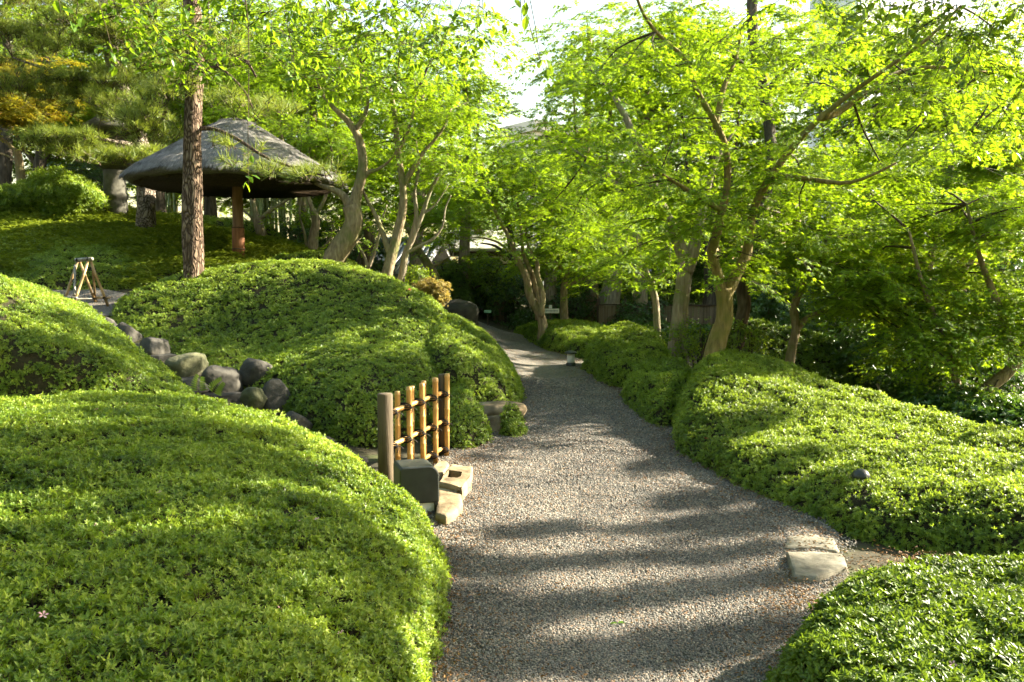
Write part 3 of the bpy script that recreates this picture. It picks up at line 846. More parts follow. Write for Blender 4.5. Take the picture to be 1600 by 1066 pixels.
# fluffy untrimmed shrubs
def shrub(name, label, c, rad, n, fam, scl, cat='shrub', group=None, flat=1.0, core=True):
    c = Vector(c)
    root = empty(name, (c.x, c.y, gz(c.x, c.y)), label, cat, group)
    d = rng.normal(0, 1, (n, 3)); d /= np.linalg.norm(d, axis=1)[:, None]
    lump = 1 + .16 * np.sin(d[:, 0] * 5 + c.x) * np.cos(d[:, 1] * 4 + c.y) + .12 * np.sin(d[:, 2] * 7 + c.x)
    r = (rng.random(n) ** .22) * lump
    p = np.array(c) + d * r[:, None] * np.array(rad)
    nr = d * .8 + np.array([0, 0, .5]) + rng.normal(0, .3, (n, 3))
    keep = p[:, 2] > ground(p[:, 0], p[:, 1]) - .05
    p, nr = p[keep], nr[keep]
    scatter('foliage', p, euler_to_align(nr, rng.random(len(p)) * 6.28), rng.uniform(.75, 1.3, len(p)) * scl, *S[fam], parent=root)
    m = MB()
    for q in range(7):
        e = c + Vector((U(-.7, .7) * rad[0], U(-.7, .7) * rad[1], U(.0, .7) * rad[2]))
        b0 = Vector((c.x + U(-.1, .1), c.y + U(-.1, .1), gz(c.x, c.y) - .05))
        m.tube([b0, b0.lerp(e, .5) + Vector((U(-.1, .1), U(-.1, .1), .1)), e], [.03, .008], 5)
    m.build('stems', M['bark_dark'], root)
    return root
shrub('feathery_shrub', 'bright feathery green shrub on the upper left slope before the stone lantern', P(85, 308, 19.5), (1.05, .7, .55), 900, 'fluffy', 1.6)
shrub('feathery_shrub', 'smaller low shrub touching the left picture edge on the slope', P(15, 318, 19.2), (.6, .5, .35), 350, 'fluffy', 1.5)
shrub('russet_shrub', 'round shrub with pinkish brown new leaves on the mound edge', P(672, 458, 17.2), (.42, .4, .33), 420, 'russet', 1.2)
shrub('broadleaf_shrub', 'light green shrub at the foot of the slim twin trunks', P(652, 440, 17.6), (.3, .3, .35), 160, 'broad', 0.5)
for (px_, py_, Y_, r_, lb) in [
        (1085, 535, 14.0, .42, 'young leafy shrub between the thick pale trunk and the forked trunk'),
        (1160, 530, 13.6, .30, 'thin leafy shrub beside the rough dark trunk'),
        (1015, 535, 16.2, .30, 'small leafy shrub below the slender pale tree'),
        (895, 482, 26.0, .9, 'dark bush behind the white sign'),
        (880, 440, 30, 1.5, 'big dark bush below the pale trunk by the sign'), (965, 440, 31, 1.6, 'big dark bush behind the old stump'), (1045, 430, 32, 1.7, 'big dark bush behind the slender pale tree'), (1135, 440, 30, 1.6, 'big dark bush behind the forked maple trunk'), (1240, 465, 26, 1.6, 'tall dark bush behind the leaning twin trunk'), (1345, 470, 24, 1.6, 'tall dark bush in the middle of the right hollow'), (1455, 485, 21, 1.5, 'tall dark bush behind the sweeping maple branches'), (1580, 480, 19, 1.5, 'tall dark bush at the right picture edge'), (740, 440, 31, 1.1, 'dark bush in front of the house with the pale roof skirt'),
        (1000, 505, 23.0, .7, 'dark bush in front of the plank fence by the old stump'),
        (840, 515, 25.5, .8, 'low dark bush at the end of the path'),
        (1290, 540, 18.0, 1.2, 'big shaded bush behind the leaning twin trunk'),
        (1400, 560, 16.0, 1.1, 'shaded bush in the hollow below the right maples'),
        (1210, 500, 21.0, 1.2, 'dark bush beyond the rough trunk'),
        (800, 470, 27.0, .9, 'shaded shrub beside the wooden gate posts'),
        (745, 460, 28.0, .8, 'dark shrub under the pruned pale-leaved tree'),
        (1490, 590, 13.8, 1.0, 'dark bush at the foot of the right maples'),
        (130, 300, 22.5, .9, 'broad-leaved bush behind the feathery shrub by the stone lantern'),
        (480, 375, 23, .8, 'shaded bush behind the curved trunk'),
        (560, 395, 22, .8, 'leafy bush behind the dead dark trunk')]:
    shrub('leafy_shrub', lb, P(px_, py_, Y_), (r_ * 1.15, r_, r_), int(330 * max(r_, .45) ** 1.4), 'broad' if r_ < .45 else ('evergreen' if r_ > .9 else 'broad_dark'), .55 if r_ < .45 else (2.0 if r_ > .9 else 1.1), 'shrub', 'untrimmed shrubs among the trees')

# ------------------------------------------------------------------ trees
DENS = 4.3
def LP_(pts, Y):
    """limb given as (px, py[, dY]) picture positions at distance Y"""
    return [P(q[0], q[1], Y + (q[2] if len(q) > 2 else 0)) for q in pts]

def tree(name, label, limbs, blobs, fam='maple', bark='bark', group=None, rho=1.5, pad=.62, per=12, scl=1.0, flat=.22, twig=True, jit=.05, keep=1.0, cat='tree', seg=10, crown_name='crown', droop=.25, tw0=.034):
    """limbs: [(points, r0, r1)], blobs: [(px, py, Y, rx_px, ry_px, rz_m, weight)] - each blob is filled with flat pads of leaf sprays"""
    base = limbs[0][0][0]
    g0 = gz(base.x, base.y)
    root = empty(name, (base.x, base.y, g0), label, cat, group)
    m = MB(); sk = []
    for i, (pts, r0, r1) in enumerate(limbs):
        pts = [Vector(p) for p in pts]
        if i == 0 and pts[0].z > g0 - .05:
            pts = [Vector((pts[0].x, pts[0].y, g0 - .15))] + (pts if pts[0].z > g0 + .12 else pts[1:])
        n = len(pts)
        if i == 0:
            rr = [r0 * 1.25] + [r0 + (r1 - r0) * (k / (n - 1)) ** .9 for k in range(1, n)]
        else:
            r1 = min(r1, .016) if blobs else r1
            rr = [r0 + (r1 - r0) * (k / (n - 1)) ** .9 for k in range(n)]
        m.tube(pts, rr, seg, True, jit, 4)
        for k in range(n - 1):
            for t in (0, .33, .66): sk.append((pts[k].lerp(pts[k + 1], t), rr[k]))
        sk.append((pts[-1], rr[-1]))
    m.build('trunk', M[bark], root)
    if not blobs: return root
    skp = np.array([tuple(s[0]) for s in sk])
    top = skp[:, 2] > g0 + (0.35 * (skp[:, 2].max() - g0))
    skt = skp[top] if top.any() else skp
    pts, rots, scs = [], [], []
    tw = MB()
    for bl in blobs:
        px_, py_, Y_, rx, ry, rz = bl[:6]; wgt = bl[6] if len(bl) > 6 else 1.0
        s = Y_ / F_PX; RX, RY = rx * s, ry * s
        c = P(px_, py_, Y_)
        npad = max(1, int(round(DENS * rho * wgt * math.pi * RX * RY / (pad / .62) ** 2)))
        for _ in range(npad):
            while True:
                d = Vector((U(-1, 1), U(-1, 1), U(-1, 1)))
                if d.length <= 1: break
            pc = c + Vector((d.x * RX, d.y * rz, d.z * RY))
            if pc.z < gz(pc.x, pc.y) + .3: continue
            k = int(np.argmin(((skt - np.array(pc)) ** 2 * np.array([1, 1, 1.4])).sum(1)))
            a0 = Vector(skt[k])
            dirh = Vector((pc.x - a0.x, pc.y - a0.y, 0))
            dist = (pc - a0).length
            if twig and dist > .25 and random.random() < .5:
                mid = a0.lerp(pc, .5) + Vector((U(-.12, .12), U(-.12, .12), U(.0, .18))) * min(dist, 1.5)
                tw.tube([a0, mid, pc], [min(tw0, .007 + .012 * dist), .005], 5, False, 0, 3)
            az0 = math.atan2(dirh.y, dirh.x) if dirh.length > .1 else U(0, 6.28)
            pr = pad * U(.7, 1.25)
            for _ in range(per):
                if random.random() > keep: continue
                an = U(0, 6.28); r = pr * math.sqrt(U(0.02, 1))
                o = Vector((r * math.cos(an), r * math.sin(an), U(-flat, flat) * pr / .62 - droop * r * r / pr))
                p = pc + o
                az = an + U(-.7, .7) if r > .25 * pr else az0 + U(-1, 1)
                pts.append(tuple(p)); rots.append((U(-.3, .3), droop * r / pr * .8 + U(-.25, .35), az)); scs.append(scl * U(.75, 1.2))
    if tw.v: tw.build('twigs', M[bark] if bark in ('bark_dark',) else M['twig'], root, kind='stuff')
    if pts: scatter(crown_name, pts, rots, scs, *S[fam], parent=root)
    return root

# --- right side -----------------------------------------------------------------
Yf = 12.0
tree('maple_tree', 'forked maple with a mossy twisting trunk rising from the wide sunlit hedge',
     [(LP_([(1113, 572), (1122, 530), (1131, 500), (1132, 468), (1130, 452)], Yf), .15, .125),
      (LP_([(1131, 470), (1122, 430), (1112, 395, -.1), (1118, 372, -.2), (1128, 330, -.2), (1136, 290, -.2), (1135, 240, -.3), (1122, 200, -.4), (1088, 140, -.5), (1072, 95, -.6), (1025, 50, -.8), (1000, 10, -1), (985, -40, -1.1)], Yf), .085, .025),
      (LP_([(1131, 470), (1150, 430, .1), (1166, 398, .2), (1170, 370, .2), (1180, 322, .2), (1205, 275, .1), (1245, 222), (1285, 182, -.2), (1335, 142, -.4), (1395, 100, -.6), (1450, 60, -.8), (1500, 10, -1)], Yf), .095, .025),
      (LP_([(1285, 182, -.2), (1310, 175), (1345, 150, .2), (1400, 115, .4), (1460, 105, .6), (1540, 112, .8)], Yf), .07, .02),
      (LP_([(1118, 200, -.4), (1130, 140, -.2), (1150, 90), (1160, 40)], Yf), .05, .02),
      (LP_([(1205, 275, .1), (1260, 280, -.4), (1330, 285, -.8), (1400, 255, -1)], Yf), .05, .018),
      (LP_([(1128, 330, -.2), (1080, 300, -.6), (1030, 270, -.9)], Yf), .05, .018)],
     [(1020, 90, 11.6, 95, 75, 1.0), (1130, 60, 12, 90, 60, 1.1), (1060, 200, 11.8, 110, 60, 1.2, .7), (1000, 250, 12, 90, 55, 1.2, .8), (1060, 320, 11.6, 110, 45, 1.0, 1.0), (1190, 320, 12.6, 90, 45, 1.0, .9), (1230, 250, 12.3, 90, 50, 1.0, .9),
      (1260, 330, 13.6, 80, 45, 1.0, .9), (1330, 90, 12, 120, 55, 1.2, .8), (1440, 130, 12.2, 120, 60, 1.2, .7), (1340, 250, 15, 110, 55, 1.0, .9), (1130, 390, 11.3, 130, 28, .8, .8), (1480, 240, 12, 100, 60, 1.0, .7), (1540, 60, 12, 90, 60, 1, .6)],
     bark='bark_moss', group='maples along the path', rho=1.0)

tree('maple_tree', 'stout pale tree with straight grooved trunk behind the forked maple',
     [(LP_([(1058, 560), (1060, 520), (1063, 480), (1068, 440), (1070, 412), (1062, 385), (1052, 360), (1030, 310), (1005, 250), (985, 200), (960, 150)], 14.4), .20, .05),
      (LP_([(1070, 425), (1082, 395), (1090, 365), (1102, 310), (1120, 250), (1150, 200)], 14.4), .15, .04),
      (LP_([(1030, 310), (980, 280), (930, 255), (890, 230)], 14.4), .06, .02)],
     [(930, 190, 14.5, 100, 60, 1.2), (880, 240, 15, 80, 55, 1.2), (960, 300, 14.2, 110, 55, 1.0, 1.1), (900, 330, 14.5, 80, 40, 1.0, 1.0), (1010, 370, 14, 100, 40, .9), (960, 100, 15, 80, 60, 1.2, .8), (1100, 180, 15, 100, 70, 1.2, .8), (900, 395, 15, 70, 35, .8, .8)],
     bark='bark_pale', group='maples along the path', rho=.42)

tree('old_tree', 'old rough dark tree with flaking bark between two maples',
     [(LP_([(1150, 560), (1156, 515), (1163, 475), (1160, 440), (1172, 400), (1190, 330, .5), (1205, 250, 1), (1195, 150, 1.4), (1178, 70, 1.6), (1175, -30, 1.8)], 14.3), .13, .10),
      (LP_([(1195, 150, 1.4), (1230, 110, 1.2), (1290, 80, .8), (1350, 60, .6)], 14.3), .09, .03),
      (LP_([(1195, 160, 1.4), (1170, 110, 1), (1120, 70, .6), (1080, 55, .4)], 14.3), .06, .02),
      (LP_([(1160, 440), (1200, 385, -.2), (1260, 372, -.3)], 14.3), .05, .015)],
     [(1200, 30, 16, 110, 60, 1.5, .8), (1290, 120, 15, 90, 50, 1, .7), (1180, 420, 14, 70, 30, .7, .8), (1240, 400, 14, 60, 30, .7, .8)], bark='bark_dark', rho=.7)

tree('maple_tree', 'small maple with a leaning twin trunk on the right bank',
     [(LP_([(1233, 575), (1238, 540), (1244, 512), (1240, 482), (1250, 455), (1260, 435), (1275, 400), (1300, 360)], 13.6), .10, .035),
      (LP_([(1243, 515), (1262, 497), (1285, 488), (1310, 484), (1345, 470)], 13.6), .065, .02)],
     [(1280, 380, 13.2, 90, 35, .9, 1.1), (1330, 430, 13, 80, 32, .8, 1.1), (1390, 470, 12.7, 70, 28, .7, 1.1), (1440, 520, 12.4, 60, 26, .6, 1.2), (1475, 560, 12.2, 45, 20, .5, 1.3)],
     group='maples along the path', rho=1.9, pad=.5)

tree('spreading_maple', 'spreading maple with low sweeping branches at the right edge of the picture',
     [(LP_([(1480, 700), (1500, 660), (1540, 610), (1585, 570), (1620, 500), (1640, 420)], 12.0), .14, .06),
      (LP_([(1500, 660), (1495, 600), (1470, 520), (1440, 440), (1420, 360)], 12.2), .08, .025),
      (LP_([(1585, 570), (1560, 480), (1530, 400), (1510, 320)], 12.2), .08, .025),
      (LP_([(1490, 680), (1440, 690), (1400, 660), (1370, 600)], 12.4), .07, .02)],
     [(1390, 350, 13.5, 90, 55, 1.0, 1.1), (1500, 340, 13.2, 110, 60, 1.0, 1.1), (1580, 330, 12.5, 80, 70, 1.0, 1.0), (1480, 430, 12.8, 100, 40, .8, 1.2), (1570, 450, 12.2, 80, 50, .8, 1.2), (1570, 540, 11.8, 70, 45, .7, 1.1), (1520, 500, 12.2, 70, 35, .7, 1.1), (1590, 620, 11.5, 50, 40, .5, .9), (1480, 610, 11.8, 45, 18, .5, .8)],
     group='spreading maples in the right hollow', rho=1.15, pad=.55)
tree('spreading_maple', 'taller maple behind the spreading one with a bright yellow green crown',
     [(LP_([(1400, 640), (1410, 580), (1440, 500), (1450, 420), (1470, 330), (1490, 240)], 16), .13, .05),
      (LP_([(1440, 500), (1500, 430), (1560, 350), (1600, 280)], 16), .07, .03),
      (LP_([(1450, 420), (1400, 350), (1350, 290)], 16), .06, .02)],
     [(1420, 280, 16, 120, 60, 1.2), (1530, 260, 16, 110, 70, 1.2), (1350, 330, 16, 100, 55, 1.1), (1300, 420, 16, 90, 40, 1, .8), (1590, 180, 16, 90, 70, 1.2, .8), (1420, 400, 16.5, 120, 50, 1)],
     group='spreading maples in the right hollow', rho=1.0)

tree('slender_tree', 'slender pale young tree left of the stout pale trunk',
     [(LP_([(1028, 545), (1026, 500), (1024, 470), (1018, 445), (1019, 436)], 17), .085, .07),
      (LP_([(1019, 440), (1034, 424), (1041, 395), (1040, 365), (1045, 320)], 17), .05, .02),
      (LP_([(1018, 448), (1035, 437), (1046, 428), (1046, 395), (1048, 370)], 17), .03, .012),
      (LP_([(1018, 445), (1002, 430), (985, 423), (970, 405)], 17), .03, .012),
      (LP_([(1018, 440), (1008, 415), (998, 395), (995, 370)], 17), .03, .012)],
     [(1020, 350, 17, 80, 40, .9, .9), (970, 390, 17, 50, 30, .6, .8)], bark='bark_pale', group='maples along the path', rho=1.2)

# --- centre ----------------------------------------------------------------------
tree('many_stemmed_maple', 'maple with several slim sunlit stems at the path bend',
     [(LP_([(848, 510), (843, 490), (828, 462), (822, 432), (806, 402), (796, 372), (776, 335), (760, 295)], 20), .15, .03),
      (LP_([(842, 500), (838, 460), (833, 432), (818, 398), (814, 350), (806, 300)], 20.2), .10, .025),
      (LP_([(845, 495), (848, 462), (840, 432), (839, 410), (826, 388), (822, 340), (835, 290)], 19.9), .09, .025),
      (LP_([(806, 402), (780, 380), (755, 372), (735, 372)], 20), .04, .015)],
     [(760, 300, 20, 60, 45, 1.2), (820, 280, 20, 70, 50, 1.3), (850, 340, 19.8, 70, 40, 1.2), (830, 385, 19.6, 40, 16, .6, 1.4), (790, 235, 20.5, 60, 40, 1.3), (880, 300, 20, 60, 40, 1.2)], group='maples along the path', rho=1.1)
tree('maple_tree', 'upright tree with one pale straight trunk beside the white sign',
     [(LP_([(882, 510), (881, 470), (882, 440), (888, 418), (900, 395), (908, 360), (915, 310)], 21), .13, .04),
      (LP_([(882, 440), (874, 415), (862, 395), (850, 360)], 21), .06, .02),
      (LP_([(884, 450), (900, 440), (918, 432), (936, 412), (950, 400)], 21), .045, .015)],
     [(900, 370, 21, 60, 35, 1.1), (930, 400, 20.6, 55, 30, 1), (860, 420, 21, 45, 28, .9, .8), (930, 330, 21, 70, 50, 1.2), (960, 440, 21, 40, 20, .8, .8)], group='maples along the path', rho=1.2)
tree('old_tree', 'thick pale old trunk in deep shade behind the path hedge',
     [(LP_([(952, 500), (952, 470), (958, 440), (962, 400), (955, 340), (960, 280)], 25), .42, .18), (LP_([(962, 400), (985, 350), (1010, 300)], 25), .15, .06)],
     [(960, 300, 25, 70, 60, 1.8, .8), (1010, 280, 25.5, 70, 60, 1.8, .8), (930, 420, 25, 50, 25, 1, .6)], bark='bark_pale', fam='broad', rho=.8, pad=.9, scl=1.6)
tree('old_tree', 'dark trunk beside the wooden gate posts below the grey roof',
     [(LP_([(795, 480), (796, 440), (801, 400), (795, 360), (785, 320)], 28), .22, .1), (LP_([(800, 405), (775, 385), (750, 380)], 28), .08, .03)],
     [(790, 300, 28.5, 60, 40, 1.5, .7), (830, 360, 28.5, 40, 40, 1, .6)], bark='bark_dark', fam='broad', rho=.7, pad=.9, scl=1.5)
tree('pruned_tree', 'pruned garden tree with pale leaves on dark crooked boughs before the house',
     [(LP_([(725, 475), (718, 450), (712, 430), (725, 410), (735, 400)], 27), .12, .05), (LP_([(716, 445), (740, 450), (760, 440), (775, 425), (785, 410)], 27), .06, .03), (LP_([(712, 430), (695, 425), (690, 415)], 27), .05, .02)],
     [(730, 415, 27, 30, 14, .8, 2.0), (765, 428, 26.8, 30, 12, .8, 2.0), (700, 425, 27, 20, 12, .6, 2.0), (775, 450, 27, 25, 12, .8, 1.8), (750, 400, 27, 25, 10, .7, 1.6)], bark='bark_dark', fam='broad', rho=1.5, pad=.5, scl=.9)
tree('leaning_tree', 'dark leaning trunk in front of the ribbed tile roof',
     [(LP_([(695, 470), (686, 445), (670, 415), (652, 388), (640, 362), (620, 330)], 21.5), .17, .06), (LP_([(672, 418), (690, 410), (705, 400)], 21.5), .05, .02)],
     [(690, 350, 21.5, 45, 30, 1, 1.0), (712, 352, 21.2, 40, 16, .8, .8), (660, 320, 22, 60, 35, 1.1), (690, 385, 21.2, 20, 8, .6, .8)], group='maples along the path', rho=1.2)

# --- left of centre -----------------------------------------------------------------
tree('maple_tree', 'tree with a thick S-shaped trunk forking right of the pavilion roof',
     [(LP_([(520, 415), (530, 392), (545, 368), (553, 345), (549, 322)], 16.9), .25, .19),
      (LP_([(549, 330), (538, 308), (520, 296), (500, 290, .4), (480, 280, .8)], 16.9), .12, .05),
      (LP_([(550, 332), (558, 302), (567, 262), (563, 225), (548, 195), (525, 172), (505, 150), (490, 110)], 16.9), .145, .05),
      (LP_([(560, 290), (575, 270), (590, 265), (610, 250), (630, 220)], 16.9), .06, .02),
      (LP_([(555, 205), (570, 180), (575, 150), (565, 100)], 16.9), .06, .02)],
     [(500, 120, 17, 80, 50, 1.3, .9), (570, 100, 17, 80, 55, 1.3, .8), (450, 150, 17.5, 70, 40, 1.1, .8), (600, 190, 17, 60, 40, 1, .7), (470, 60, 17, 90, 50, 1.2, .8)], group='maples beside the pavilion', rho=.75)
tree('maple_tree', 'slim tree with twin rising trunks on the crest of the azalea mound',
     [(LP_([(603, 445), (607, 420), (613, 395), (622, 362), (630, 322), (628, 280), (622, 235), (618, 190), (610, 140)], 17.0), .15, .04),
      (LP_([(611, 405), (600, 370), (586, 335), (569, 302), (560, 270)], 17.0), .075, .025),
      (LP_([(629, 290), (645, 265), (660, 240), (690, 205), (705, 170)], 17.0), .07, .025),
      (LP_([(622, 235), (640, 200), (650, 150)], 17.0), .05, .02)],
     [(620, 120, 17, 80, 55, 1.3, .8), (690, 130, 17, 60, 45, 1.1, .8), (710, 200, 17.2, 50, 40, 1.0, .8), (570, 250, 17.6, 40, 30, .8, .7), (650, 50, 17, 90, 50, 1.2, .8)], group='maples beside the pavilion', rho=.7)
tree('maple_tree', 'thin many-branched pale tree right of the twin trunks on the mound crest',
     [(LP_([(624, 455), (630, 420), (634, 395), (645, 372), (660, 335), (672, 300), (690, 265), (700, 240)], 17.4), .10, .025),
      (LP_([(632, 402), (650, 345), (648, 300), (655, 260), (650, 220)], 17.4), .06, .02),
      (LP_([(636, 395), (655, 385), (678, 372), (692, 352), (696, 325), (705, 305)], 17.4), .04, .015),
      (LP_([(660, 335), (680, 320), (700, 290)], 17.4), .03, .012)],
     [(690, 240, 17.6, 55, 40, 1, .7), (720, 280, 17.8, 45, 30, .9, .8), (650, 200, 17.6, 60, 40, 1, .7)], bark='bark_pale', group='maples beside the pavilion', rho=1.1)
tree('maple_tree', 'small forked tree just right of the pavilion post',
     [(LP_([(414, 405), (411, 375), (404, 350), (400, 338)], 21.4), .15, .11), (LP_([(402, 345), (395, 310), (388, 270), (380, 230)], 21.4), .08, .04),
      (LP_([(403, 345), (425, 328), (445, 315), (462, 300), (480, 270)], 21.4), .07, .03), (LP_([(404, 350), (388, 335), (375, 325)], 21.4), .05, .03)],
     [(400, 160, 22, 70, 40, 1.3, .8), (460, 230, 22, 60, 40, 1.0, .8), (340, 140, 22, 70, 50, 1.3, .8)], group='maples beside the pavilion', rho=1.1)
tree('maple_tree', 'pale trunk splitting low between the pavilion post and the S-shaped tree',
     [(LP_([(487, 405), (490, 370), (494, 345), (490, 330)], 21.0), .13, .1), (LP_([(491, 335), (480, 305), (472, 285), (468, 250)], 21.0), .07, .03), (LP_([(492, 338), (508, 310), (515, 280), (520, 240)], 21.0), .06, .03),
      (LP_([(481, 400), (476, 365), (468, 335), (472, 305)], 21.0), .05, .02), (LP_([(498, 392), (515, 375), (522, 345)], 21.0), .04, .015)],
     [(500, 220, 21.5, 60, 40, 1.0, .8), (540, 250, 21.5, 50, 35, 1, .8), (490, 340, 22, 40, 25, .8, .8)], group='maples beside the pavilion', rho=1.1)
tree('dead_trunk', 'short dark broken trunk behind the mound crest', [(LP_([(563, 425), (570, 400), (577, 375), (574, 355)], 19), .16, .13), (LP_([(574, 360), (560, 352), (550, 350)], 19), .06, .03)], [], bark='bark_dark', jit=.1)
tree('forked_sapling', 'pale V-shaped sapling on the mound crest before the dark trunk', [(LP_([(577, 430), (575, 418), (568, 398), (556, 380), (548, 372)], 17.6), .05, .02), (LP_([(576, 418), (585, 395), (592, 370), (598, 340), (605, 320)], 17.6), .045, .015)],
     [(600, 320, 18, 30, 20, .6, .8), (545, 360, 18, 25, 15, .5, .8)], group='maples beside the pavilion', rho=1.2, bark='bark_pale')

# --- pines at the left ------------------------------------------------------------------
tree('pine_tree', 'straight pine with flaky brown bark standing before the thatched pavilion',
     [(LP_([(303, 440), (302, 380), (301, 310), (300, 240), (302, 180), (305, 120), (303, 60), (300, 0), (298, -80)], 14.5), .185, .14),
      (LP_([(301, 203), (318, 201), (338, 203, -.2), (362, 213, -.4), (378, 222, -.6), (420, 248, -.9), (480, 268, -1.2), (510, 275, -1.3)], 14.5), .045, .018),
      (LP_([(302, 118), (285, 130), (262, 155), (255, 185), (230, 200), (195, 212)], 14.5), .05, .015),
      (LP_([(303, 75), (340, 70), (380, 90), (400, 120, -.2)], 14.5), .05, .02),
      (LP_([(303, 120), (340, 105, -.4), (380, 140, -.6), (395, 170, -.7)], 14.5), .03, .012)],
     [(450, 264, 13.2, 75, 20, .5, 1.0), (395, 232, 13.6, 30, 12, .5, .8), (505, 282, 13.0, 30, 12, .3, 1.4), (390, 165, 13.8, 45, 18, .5, 2), (215, 205, 14.5, 45, 22, .5, 2.5), (250, 150, 14.3, 50, 25, .6, 1.5), (330, 60, 14, 70, 30, .7, 1.2)],
     fam='pine', bark='bark_pine', rho=1.0, pad=.45, per=6, scl=1.5, flat=.12, crown_name='needles', droop=.1, jit=.07, seg=14, group='pines')
tree('pine_tree', 'big grey pine leaning left behind the pavilion eave beside the stone lantern',
     [(LP_([(228, 372), (228, 330), (228, 290), (226, 255), (218, 220), (206, 180), (190, 140), (178, 100), (170, 50), (165, -20)], 19.3), .22, .16),
      (LP_([(220, 228), (180, 222, -.5), (140, 215, -.8), (90, 225, -1)], 19.3), .07, .03), (LP_([(190, 140), (140, 120, -.3), (80, 110, -.6), (20, 90, -.8)], 19.3), .07, .03),
      (LP_([(178, 100), (210, 80), (250, 75)], 19.3), .05, .02), (LP_([(172, 60), (120, 40), (60, 40), (10, 30)], 19.3), .06, .02), (LP_([(205, 180), (150, 165), (120, 150)], 19.3), .05, .02)],
     [(150, 235, 18.4, 70, 22, .8, 2.6), (90, 228, 18.4, 50, 18, .8, 2.4), (195, 248, 18.8, 40, 18, .6, 2.4), (70, 150, 18.8, 70, 25, .9, 1.8), (150, 130, 18.8, 70, 25, 1, 1.8), (40, 75, 18.8, 60, 28, 1, 1.8), (150, 50, 18.4, 80, 28, 1.1, 1.8), (240, 90, 18.6, 50, 24, .8, 1.6), (60, 20, 18.4, 70, 24, 1, 1.6), (190, 10, 18.4, 60, 24, 1, 1.6), (180, 180, 18.8, 50, 20, .7, 1.8)],
     fam='pine', bark='bark_pine_grey', rho=.62, pad=.5, per=14, scl=1.5, flat=.12, crown_name='needles', droop=.1, seg=14, group='pines')
tree('red_maple_tree', 'small maple with orange tinged leaves at the left picture edge',
     [(LP_([(38, 310), (34, 285), (30, 255), (27, 232)], 20.5), .13, .09), (LP_([(28, 240), (10, 222), (-10, 210), (-30, 195)], 20.5), .05, .02), (LP_([(29, 240), (40, 220), (35, 190), (25, 150)], 20.5), .05, .02), (LP_([(30, 255), (15, 245), (-15, 235)], 20.5), .04, .02)],
     [(35, 112, 20.3, 60, 22, .8, 2.2), (10, 165, 20, 50, 20, .8, 2.2), (50, 145, 20.4, 45, 16, .7, 1.6), (-20, 130, 20, 40, 40, .8, 1.5)], fam='maple_red', rho=1.6, pad=.5, group='maples beside the pavilion')
for (px_, py_, Y_, r_, lean, lb) in [(62, 290, 25, .2, 6, 'dark trunk behind the orange tinged maple'), (247, 345, 22.5, .2, 0, 'dark thick trunk right beside the big grey pine'), (330, 350, 24.5, .18, -4, 'trunk seen under the pavilion eave left of its post'), (6, 310, 24, .25, 4, 'dark trunk at the left picture edge')]:
    tree('shaded_tree', lb, [(LP_([(px_, py_), (px_ + lean * .5, py_ - 60), (px_ + lean, py_ - 140), (px_ + lean * 2, py_ - 240)], Y_), r_, r_ * .6)],
         [(px_ + lean, py_ - 150, Y_ + .8, 90, 50, 1.6, .8), (px_ + 20, py_ - 230, Y_ + 1, 100, 60, 1.8, .8), (px_ - 20, py_ - 310, Y_ + 1, 100, 60, 1.8, .7)], fam='broad', bark='bark_dark', rho=.85, pad=.9, scl=1.5, group='shaded trees behind the pavilion')

# --- trees behind everything --------------------------------------------------------------
BACK = [(-30, 330, 31, 120, 160, 150, 'broad', 'leafy tree far behind the slope at the left edge'), (110, 330, 32, 110, 130, 150, 'maple', 'pale green tree far behind the stone lantern'), (270, 330, 31, 120, 140, 170, 'maple', 'bright tree behind the pavilion roof'),
        (420, 350, 30, 110, 190, 150, 'maple', 'bright tree behind the right half of the pavilion roof'), (540, 360, 29, 110, 220, 130, 'maple', 'bright green tree behind the S-shaped trunk'), (650, 380, 29, 90, 270, 80, 'maple', 'bright tree behind the twin trunks above the ribbed roof'),
        (745, 380, 36, 60, 290, 60, 'maple', 'far tree left of the gap of sky'), (900, 400, 32, 80, 310, 80, 'maple', 'far tree right of the gap of sky'), (1000, 430, 28, 110, 250, 130, 'maple', 'bright tree behind the slender pale tree'),
        (1130, 430, 31, 120, 200, 180, 'maple', 'bright tree behind the forked maple'), (1270, 450, 26, 120, 330, 110, 'broad', 'broad crowned tree behind the leaning twin trunk'), (1400, 460, 24, 120, 310, 100, 'maple', 'yellow green tree behind the right hollow'), (1560, 460, 23, 120, 270, 150, 'maple', 'yellow green tree at the back of the right edge'),
        (1340, 440, 28, 110, 110, 120, 'maple', 'tall bright maple hiding the pale tower block'), (1480, 450, 28.5, 110, 100, 120, 'maple', 'tall yellow green maple before the pale tower block'), (1600, 450, 27, 90, 120, 130, 'broad', 'tall broadleaf tree at the upper right corner'),
        (860, 400, 26, 60, 222, 55, 'maple', 'round crowned tree hiding the beige apartment building'), (925, 420, 26, 55, 70, 80, 'maple', 'slim bright tree beside the gap of sky'), (725, 400, 27, 45, 110, 80, 'maple', 'slim bright tree left of the gap of sky'), (1000, 420, 24, 90, 90, 90, 'maple', 'tall bright tree right of the gap of sky'), (1110, 420, 24, 90, 60, 90, 'broad', 'tall tree behind the forked maple crown'),
        (480, 360, 25, 100, 80, 90, 'maple', 'tall bright tree behind the pavilion top'), (650, 380, 25, 70, 160, 70, 'maple', 'bright crowned tree behind the twin trunks'), (300, 340, 25, 90, 60, 90, 'broad', 'tall leafy tree above the pavilion roof'), (60, 320, 27, 110, 60, 100, 'broad', 'tall leafy tree behind the left pines')]
